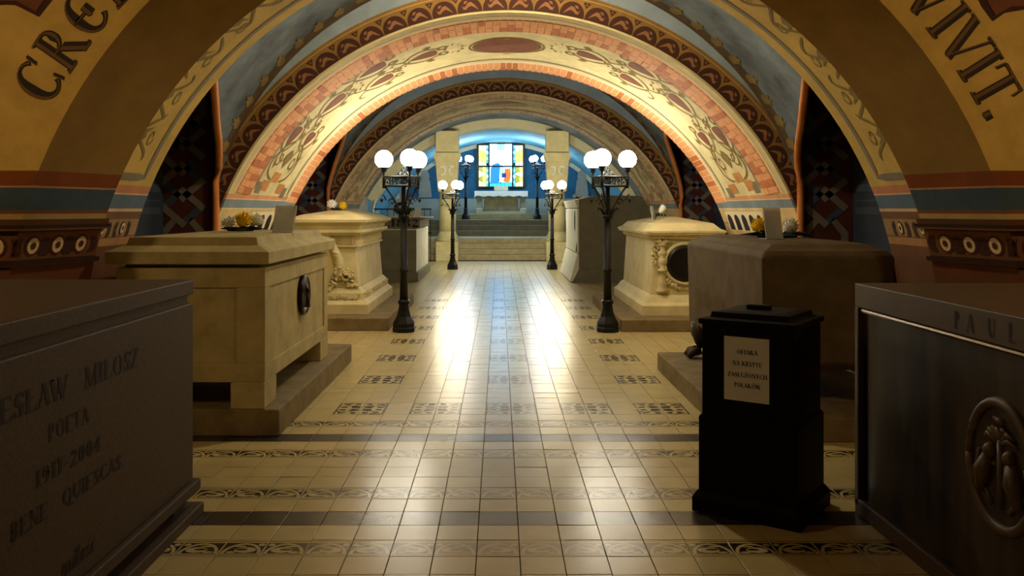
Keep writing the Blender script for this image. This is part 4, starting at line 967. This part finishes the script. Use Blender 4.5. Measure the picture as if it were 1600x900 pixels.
m.tube([(xm, ec[0]+ra*math.cos(a), ec[1]+rb*math.sin(a)) for a in frange(0, 2*PI, 37)], .022, 8)
E_ = lambda du, dz, r, s=1.0: m.ball((xm-.002, ec[0]-du, ec[1]+dz), r, 9, 7, s)
m.tube([(xm, ec[0], ec[1]-.16), (xm, ec[0], ec[1]+.10)], .016, 6)
for a in frange(.2, PI-.2, 7): m.tube([(xm, ec[0], ec[1]+.09), (xm-.012, ec[0]+.07*math.cos(a), ec[1]+.10+.05*math.sin(a)), (xm, ec[0]+.12*math.cos(a), ec[1]+.08+.06*math.sin(a))], [.012, .014, .004], 5)
for s in (-1, 1):     # two lions rearing up at the palm
    m.tube([(xm, ec[0]+s*.13, ec[1]-.12), (xm-.01, ec[0]+s*.10, ec[1]-.04), (xm, ec[0]+s*.075, ec[1]+.02)], [.028, .04, .03], 7)
    E_(-s*.065, .045, .032); m.tube([(xm, ec[0]+s*.08, ec[1]), (xm, ec[0]+s*.03, ec[1]+.0)], .012, 5); m.tube([(xm, ec[0]+s*.11, ec[1]-.10), (xm, ec[0]+s*.06, ec[1]-.16)], .014, 5); m.tube([(xm, ec[0]+s*.14, ec[1]-.11), (xm, ec[0]+s*.17, ec[1]-.03), (xm, ec[0]+s*.15, ec[1]+.03)], .009, 5)
m.tube([(xm, ec[0]-.02, ec[1]+.165), (xm, ec[0]+.05, ec[1]+.175)], [.02, .008], 6)
em = m.build('oval_emblem', 'marble_white', t, True); em['label'] = 'oval relief emblem of a palm between two lions'

# 6: right, dark rough stone on claw feet
t = tomb('rough_sarcophagus', 'dark rough stone tomb on claw feet, second on the right behind the donation box', 2.25, 7.4)
m = MB(); m.box(1.487, 3.0, 6.0, 8.76, 0, .173); m.build('plinth', 'plinth_stone', t, bevel=.012)
m = MB(); m.tier((2.25, 7.47), [(.40, 1.16, .44), (.46, 1.22, .50), (.475, 1.24, 1.26), (.44, 1.20, 1.30), (.40, 1.14, 1.315), (.36, 1.08, 1.345), (.25, .95, 1.36)]); bd = m.build('body', 'dark_stone', t, bevel=.015)
m = MB(); m.tier((2.25, 7.47), [(.478, 1.243, 1.18), (.52, 1.275, 1.21), (.52, 1.275, 1.262), (.44, 1.2, 1.30)])
m = MB()
for i in range(22):
    y = 8.35-i*.048; m.box(1.7725, 1.776, y-.006, y+.006, .70+.01*(i % 3), .85)
m.build('carved_lettering', 'plinth_stone', bd)
for yy in (6.45, 8.42):
    for xx in (1.86, 2.62):
        m = MB(); sg = -1 if xx < 2.2 else 1
        m.tube([(xx, yy, .50), (xx+sg*.02, yy, .40), (xx+sg*.01, yy, .30), (xx+sg*.05, yy, .23)], [.11, .09, .06, .075], 10)
        for k in (-1, 0, 1): m.tube([(xx+sg*.04, yy+k*.05, .25), (xx+sg*.11, yy+k*.065, .235), (xx+sg*.15, yy+k*.07, .19)], [.04, .04, .022], 7)
        m.build('claw_foot', 'claw_bronze', t, True)

# 7: right, white carved tomb with torch relief
t = tomb('relief_sarcophagus', 'white carved tomb with torch relief and dark round medallion, third on the right', 2.6, 13.3)
m = MB(); m.box(1.50, 3.06, 11.44, 14.95, 0, .156); m.build('plinth', 'plinth_stone', t, bevel=.012)
CT = (2.455, 13.35); HX, HY = .455, 1.30
m = MB(); m.tier(CT, [(HX+.15, HY+.16, .156), (HX+.15, HY+.16, .29), (HX+.10, HY+.10, .33), (HX+.06, HY+.06, .40), (HX+.02, HY+.02, .43)]); m.build('base_moulding', 'limestone', t, bevel=.004)
m = MB(); m.tier(CT, [(HX+.015, HY+.01, .43), (HX-.03, HY-.015, 1.18)]); bd = m.build('body', 'limestone', t, bevel=.004)
m = MB(); m.tier(CT, [(HX-.02, HY-.01, 1.17), (HX+.02, HY+.03, 1.20), (HX+.02, HY+.04, 1.235), (HX+.08, HY+.10, 1.255), (HX+.08, HY+.10, 1.278), (HX+.095, HY+.115, 1.282), (HX+.095, HY+.115, 1.308), (HX+.03, HY+.05, 1.335), (HX-.04, HY-.08, 1.41), (.04, .5, 1.495)]); m.build('lid', 'limestone', t)
m = MB(); m.box(0, .024, -.045, 0, 0, .03); repeat('dentil', m, 'limestone', t, [(CT[0]-HX+i*.047, CT[1]-HY, 1.205) for i in range(20)])
m = MB(); m.box(-.035, 0, 0, .024, 0, .03); repeat('dentil', m, 'limestone', t, [(CT[0]-HX, CT[1]-HY+i*.047, 1.205) for i in range(54)])
yf = CT[1]-HY-.01
m = MB()
for s in (-1, 1):
    bx_ = CT[0]+s*(CT[0]-PX(1035, yf))
    if s < 0: bx_ = PX(1035, yf)
    m.lathe((bx_, yf, .46), [(.085, 0), (.09, .03), (.06, .06), (.07, .10), (.055, .20), (.05, .28), (.075, .29), (.075, .32), (.045, .34), (.07, .40), (.075, .46), (.04, .48), (.065, .52), (.07, .56), (.04, .58), (.05, .64), (.07, .66), (.04, .68)], 14)
    for k in range(5):
        a = -1+.5*k; m.tube([(bx_, yf-.01, 1.12), (bx_+.05*a, yf-.03, 1.16), (bx_+.11*a, yf-.03, 1.17+.02*(k % 2))], [.03, .025, .008], 6)
    for q, z in enumerate((.92, .80)): m.tube([(bx_+s*.04, yf-.01, z), (bx_+s*.10, yf-.02, z+.02), (bx_+s*.12, yf-.02, z+.07)], .016, 6)
    cc = CT[0]+s*.26
    m.tube([(CT[0]+s*.40+s*.05*math.cos(w)*(1-w/10), yf-.01, 1.06+.06*math.sin(w)*(1-w/10)) for w in frange(0, 7, 20)], .02, 6)
    random.seed(11)
    for i in range(34):
        q = i/33; m.ball((CT[0]+s*(.44-.36*q)+random.uniform(-.025, .025), yf-.02, .98-.46*q**.6+random.uniform(-.03, .03)), random.uniform(.016, .034), 7, 5)
    m.tube([(CT[0]+s*.43, yf-.01, 1.0), (CT[0]+s*.38, yf-.01, .75), (CT[0]+s*.2, yf-.01, .55), (CT[0], yf-.01, .50)], .02, 6)
m.build('carved_relief', 'carved', t, True)
m = MB(); m.lathe((CT[0], yf, .86), [(.30, .0), (.30, .03), (.275, .045), (.255, .03)], 36, Matrix(((1, 0, 0), (0, 0, -1), (0, 1, 0)))); mr = m.build('medallion_rim', 'limestone', t, True)
m = MB(); m.lathe((CT[0], yf, .86), [(.255, .0), (.255, .034), (.2, .04)], 36, Matrix(((1, 0, 0), (0, 0, -1), (0, 1, 0)))); m.build('medallion', 'black_stone', t, True)

# 8: right far, modern slanted block
t = tomb('modern_tomb', 'modern dark slanted tomb with a slotted white side slab, farthest on the right', 2.5, 21)
fr_ = [(905, 423), (905, 312), (934, 305), (1000, 306), (1046, 316), (1046, 423)]
m = MB(); m.prism([P(a, b, 19.2) for a, b in fr_], (0, 3.35, 0)); m.build('body', 'grey_stone', t, bevel=.01)
m = MB(); m.prism([P(a, b, 19.15) for a, b in ((892, 446), (905, 421), (1046, 421), (1046, 446))], (0, 3.5, 0)); m.build('base', 'grey_stone', t, bevel=.01)
xa = PX(905, 19.2)
def side_slab(z0, z1, o0, o1, y0, y1, nm):
    m = MB(); m.hexa([(xa-o0-.04, y0, z0), (xa-.001, y0, z0), (xa-.001, y1, z0), (xa-o0-.04, y1, z0)], [(xa-o1-.04, y0, z1), (xa-.001, y0, z1), (xa-.001, y1, z1), (xa-o1-.04, y1, z1)]); return m.build(nm, 'white_stone', t, bevel=.008)
side_slab(1.64, 1.82, 0, .06, 19.22, 22.5, 'cap_slab'); ss = side_slab(.64, 1.62, -.005, 0, 19.22, 22.5, 'side_slab'); side_slab(.02, .62, .16, .0, 19.22, 22.5, 'slanted_foot')
m = MB(); m.poly([(xa-.047, 19.85+.13*math.cos(a), 1.35+.24*math.sin(a)) for a in frange(0, 2*PI, 17)[:-1]]); m.poly([(xa-.045, 19.3, .66), (xa-.045, 19.62, .66), (xa-.045, 19.36, .9)]); m.build('slot', 'hole_black', ss, fix=False)

# ------------------------------------------------------------------ donation box
BX, BY, BA = 1.315, 4.70, -math.radians(35.6)
t = thing('donation_box', 'black wooden donation box with white paper notice, standing on the floor tiles', 'donation box', (BX, BY, 0), BA)
def loc_build(m, nm, mt, par, **k): o = m.build(nm, mt, None, **k); o.parent = par; return o
m = MB(); m.tier((0, 0), [(.285, .27, 0), (.285, .27, .075), (.27, .255, .10), (.258, .245, .115)]); loc_build(m, 'base_moulding', 'box_wood', t, bevel=.005)
m = MB(); m.tier((0, 0), [(.257, .245, .115), (.257, .245, .50), (.245, .235, .515)]); loc_build(m, 'lower_body', 'box_wood', t, bevel=.004)
m = MB(); m.tier((0, 0), [(.243, .232, .515), (.243, .232, .99)]); ub = loc_build(m, 'upper_body', 'box_wood', t, bevel=.004)
m = MB(); m.tier((0, 0), [(.252, .242, .99), (.258, .248, 1.0), (.258, .248, 1.02), (.21, .20, 1.03), (.205, .195, 1.055), (.16, .15, 1.062)]); lid = loc_build(m, 'lid', 'box_wood', t, bevel=.003)
m = MB(); m.box(-.075, .045, -.03, .03, 1.062, 1.085); loc_build(m, 'coin_slot_block', 'box_wood', lid, bevel=.004)
# paper notice on the aisle-facing front (local -y face)
rot = Matrix.Rotation(-BA, 3, 'Z')
def to_face(px, py):          # ray meets the front face plane
    n = Vector((math.sin(BA), -math.cos(BA), 0)); o = Vector((CX, 0, CH)); d = Vector(((px-VX)/F, 1, -(py-VY)/F)); p0 = Vector((BX, BY, 0))+n*.2335
    h = o+d*((p0-o).dot(n)/d.dot(n)); return rot @ (h-Vector((BX, BY, 0)))
c4 = [to_face(*p) for p in ((1133, 524), (1203, 531.5), (1201, 633), (1130, 622))]
xl, xr = (c4[0].x+c4[3].x)/2, (c4[1].x+c4[2].x)/2; zt, zb = (c4[0].z+c4[1].z)/2, (c4[2].z+c4[3].z)/2
yn = -.2325
m = MB(); m.box(xl, xr, yn-.002, yn+.0004, zb, zt); pp_ = loc_build(m, 'paper_notice', 'paper', t); pp_['label'] = 'white paper notice with black capitals'
wd = xr-xl
for s, zc, h, f in (('OFIARA', .765, .062, .46), ('NA KRYPTĘ', .585, .062, .66), ('ZASŁUŻONYCH', .405, .062, .88), ('POLAKÓW', .245, .062, .58)):
    m = MB(); hh = h*(zt-zb); text_mesh(m, s, (xl+wd*(.5-f/2+.02), yn-.0024, zb+(zt-zb)*zc-hh/2), (1, 0, 0), (0, 0, 1), hh*1.15, width=wd*f, kw=1.25)
    loc_build(m, 'printed_line', 'ink', pp_, fix=False)

# ------------------------------------------------------------------ flowers and cards on the tombs
def flower_mesh(mt, r, seed):
    random.seed(seed); m = MB(); n = 54
    for i in range(n):
        z = 1-(i+.5)/n*1.25; ph = i*2.39996; c = math.sqrt(max(0, 1-z*z)); d = Vector((c*math.cos(ph), c*math.sin(ph), z)); u = d.cross(Vector((.3, .2, .9))).normalized()*r*.17; k = random.uniform(.85, 1.1)
        up = d.cross(u).normalized()*r*.06
        a = d*r*.25; b = d*r*.75*k+up; e = d*r*k+Vector((0, 0, r*.12))
        m.add([a, b+u, e, b-u, b-up*2], [(0, 1, 4), (1, 2, 4), (2, 3, 4), (3, 0, 4)])
    m.ball((0, 0, 0), r*.68, 10, 8)
    return m
def arrangement(label, base, heads, leaf_r, leaf_h, n=26, seed=1):
    t = thing('flower_arrangement', label, 'flowers', base, 0, 'flowers laid on the tombs')
    random.seed(seed); m = MB()
    for i in range(n):
        a = random.random()*2*PI; L = leaf_r*random.uniform(.5, 1.0); d = Vector((math.cos(a), math.sin(a)*.6, 0)); s = Vector((-d.y, d.x, 0)).normalized()*.03; h = leaf_h*random.uniform(.2, 1)
        b = Vector(base); m.poly([b+d*L*.1+Vector((0, 0, .012)), b+d*L*.55+s+Vector((0, 0, h)), b+d*L+Vector((0, 0, h*.35+.006)), b+d*L*.55-s+Vector((0, 0, h*.8))])
    m.lathe(base, [(leaf_r*.45, .001), (leaf_r*.5, .015), (leaf_r*.35, .035)], 12)
    m.build('foliage', 'leaf_dark', t, fix=False)
    for k, (dx, dy, dz, r, mt) in enumerate(heads):
        f = flower_mesh(mt, r, seed+k).build('flower_head', mt, None, fix=False); f.parent = t; f.location = (dx, dy, dz)
        f.rotation_euler = (.5, 0, k)
    return t
W, Yw = 'petal_white', 'petal_yellow'
arrangement('white and yellow flowers on dark leaves, on the sandstone tomb with the medallion', (PX(376, 7.55), 7.55, 1.412), [(-.10, 0, .07, .07, W), (.03, -.03, .09, .085, Yw), (.13, .03, .09, .065, W)], .24, .05, seed=2)
arrangement('small white and yellow bunch on the white garland tomb', (PX(527, 13.0), 13.0, 1.587), [(-.08, 0, .08, .085, W), (.08, -.03, .06, .075, Yw)], .15, .05, seed=3)
arrangement('yellow and white flowers on the dark rough tomb beside its clear card', (PX(1214, 7.5), 7.5, 1.362), [(-.115, .12, .09, .085, Yw), (.13, .06, .085, .08, W), (.02, .2, .07, .06, W)], .36, .06, 40, seed=4)
arrangement('tiny cream flowers on the ridge of the modern dark tomb', (PX(902, 20.2), 20.2, 1.855), [(-.05, 0, .05, .06, W), (.06, 0, .04, .05, W)], .11, .04, 14, seed=6)
# single lily on the right white tomb
t = thing('white_lily', 'single white lily lying beside the card on the torch relief tomb', 'flower', (PX(1026, 12.9), 12.9, 1.462))
b = Vector((PX(1026, 12.9), 12.9, 1.462))
m = MB(); m.tube([b+Vector((-.02, 0, .0)), b+Vector((0, 0, .06)), b+Vector((.06, 0, .11))], .012, 6); m.build('stem', 'leaf_dark', t)
m = MB(); m.tube([b+Vector((.04, 0, .09)), b+Vector((.07, 0, .13)), b+Vector((.11, 0, .18)), b+Vector((.13, 0, .19))], [.02, .045, .055, .01], 10); m.build('bloom', 'petal_white', t, True)
# wreath on the dated tomb
t = thing('green_wreath', 'dark green leafy wreath on top of the tomb dated 1882', 'wreath', (PX(625, 19.9), 19.9, 1.426))
m = MB(); random.seed(8); c = Vector((PX(626, 19.9), 19.9, 1.63))
for i in range(160):
    a = random.random()*2*PI; p = c+Vector((.12*math.cos(a), random.uniform(-.05, .05), .11*math.sin(a)*.9)); d = Vector((random.gauss(0, 1), random.gauss(0, 1), random.gauss(0, 1))).normalized()*.055; s = d.cross(Vector((.2, 1, .3))).normalized()*.02
    m.poly([p, p+d*.5+s, p+d, p+d*.5-s])
m.tube([c+Vector((.12*math.cos(a), 0, .11*math.sin(a))) for a in frange(0, 2*PI, 17)], .04, 6)
m.build('leaves', 'leaf_dark', t, fix=False)
m = MB(); m.ball(c+Vector((.20, -.05, -.10)), .05, 8, 6); m.ball(c+Vector((.25, -.05, -.145)), .045, 8, 6); m.build('yellow_blooms', 'petal_yellow', t, True)
def card(label, px, D, z, w, h, tilt, rz, mt):
    t = thing('standing_card', label, 'card', (PX(px, D), D, z), rz, 'cards on the tombs')
    m = MB(); s = math.tan(tilt)*h
    m.hexa([(-w/2, 0, 0), (w/2, 0, 0), (w/2, .006, 0), (-w/2, .006, 0)], [(-w/2, s, h), (w/2, s, h), (w/2, s+.006, h), (-w/2, s+.006, h)]); o = m.build('panel', mt, None); o.parent = t
    m = MB(); m.hexa([(-w/2, 0, 0), (w/2, 0, 0), (w/2, .09, 0), (-w/2, .09, 0)], [(-w/2, 0, .005), (w/2, 0, .005), (w/2, .09, .005), (-w/2, .09, .005)]); o = m.build('foot', mt, None); o.parent = t
    m = MB(); m.box(-w*.42, w*.42, -.003+s*.12, .0+s*.12, h*.12, h*.13); m.hexa([(-w*.44, s*.08-.002, h*.08), (w*.44, s*.08-.002, h*.08), (w*.44, s*.08, h*.08), (-w*.44, s*.08, h*.08)], [(-w*.44, s*.9-.002, h*.9), (w*.44, s*.9-.002, h*.9), (w*.44, s*.9, h*.9), (-w*.44, s*.9, h*.9)]); o = m.build('sheet', 'card_white' if mt != 'card_clear' else 'card_clear', None); o.parent = t
    return t
card('clear acrylic card leaning back on the sandstone medallion tomb', 441, 7.35, 1.406, .225, .225, .22, -.45, 'card_clear')
card('narrow white card seen edge-on upon the garland tomb', 581, 13.7, 1.56, .21, .20, .2, -1.25, 'card_white')
card('clear card with a bright sheen on the dark rough tomb', 1211, 7.0, 1.362, .165, .25, .18, .35, 'card_clear')
card('narrow pale card standing on the torch relief tomb', 1022, 12.7, 1.445, .2, .21, .15, 1.2, 'card_clear')
card('small white card on the tomb dated 1882 beside the wreath', 652, 19.85, 1.428, .15, .2, .2, -.2, 'card_white')

# ------------------------------------------------------------------ entrance space behind the camera
mb = MB(); mb.poly([(-4.6, -4.2, 0), (4.6, -4.2, 0), (4.6, -4.2, 5.6), (-4.6, -4.2, 5.6)]); struct(mb.build('wall_back', 'plaster_shell', fix=False))
for side, nm in ((-1, 'left'), (1, 'right')):
    mb = MB(); mb.poly([(side*4.6, -4.2, 0), (side*4.6, 5.45, 0), (side*4.6, 5.45, 5.6), (side*4.6, -4.2, 5.6)]); struct(mb.build('wall_'+nm, 'plaster_shell', fix=False))
mb = MB(); mb.grid(lambda y, a: (4.7*math.sin(a), y, 1.6+4.0*math.cos(a)), frange(-4.2, 5.45, 4), frange(-PI/2, PI/2, 33)); struct(mb.build('ceiling', 'plaster_shell', smooth=True, fix=False))
def ceiling_lamp(label, x, y, z, r, ztop, mt):
    t = thing('hanging_lamp', label, 'lamp', (x, y, z))
    m = MB(); m.ball((x, y, z), r, 14, 10); m.build('globe', mt, t, True)
    m = MB(); m.lathe((x, y, z+r*.82), [(.07, 0), (.05, .05), (.012, .07)], 12); m.build('cap', 'iron', t)
    m = MB(); m.tube([(x, y, z+r), (x, y, ztop)], .012, 6); m.build('chain', 'iron', t)
mat_emit('globe_entrance_fill', (255, 216, 150), ENTRANCE_FILL_POWER); mat_emit('globe_bay', (255, 232, 190), BAY_LAMP_POWER)
for sd, nm in ((-1, 'left'), (1, 'right')):  # added lamps out of view, placed to brighten the lettered wall
    x, y, z = sd*4.36, 3.0, 3.1
    t = thing('wall_lamp', 'added unseen round lamp on the %s wall of the entrance, above the near tomb' % nm, 'lamp', (sd*4.59, y, z-.2), 0, 'added fill lamps of the entrance')
    m = MB(); m.lathe((sd*4.6, y, z-.2), [(.09, 0), (.09, .02), (.05, .04)], 14, Matrix(((0, 0, -sd), (0, 1, 0), (1, 0, 0)))); m.build('wall_plate', 'iron', t)
    m = MB(); m.tube([(sd*4.57, y, z-.2), (sd*4.45, y, z-.25), (x, y, z-.22), (x, y, z-.12)], .014, 8); m.build('arm', 'iron', t)
    m = MB(); m.ball((x, y, z), .13, 14, 10); m.build('globe', 'globe_entrance_fill', t, True)
ceiling_lamp('round lamp hanging at the crown of the first vaulted bay', 0, 7.75, 3.93, .10, 4.17, 'globe_bay')
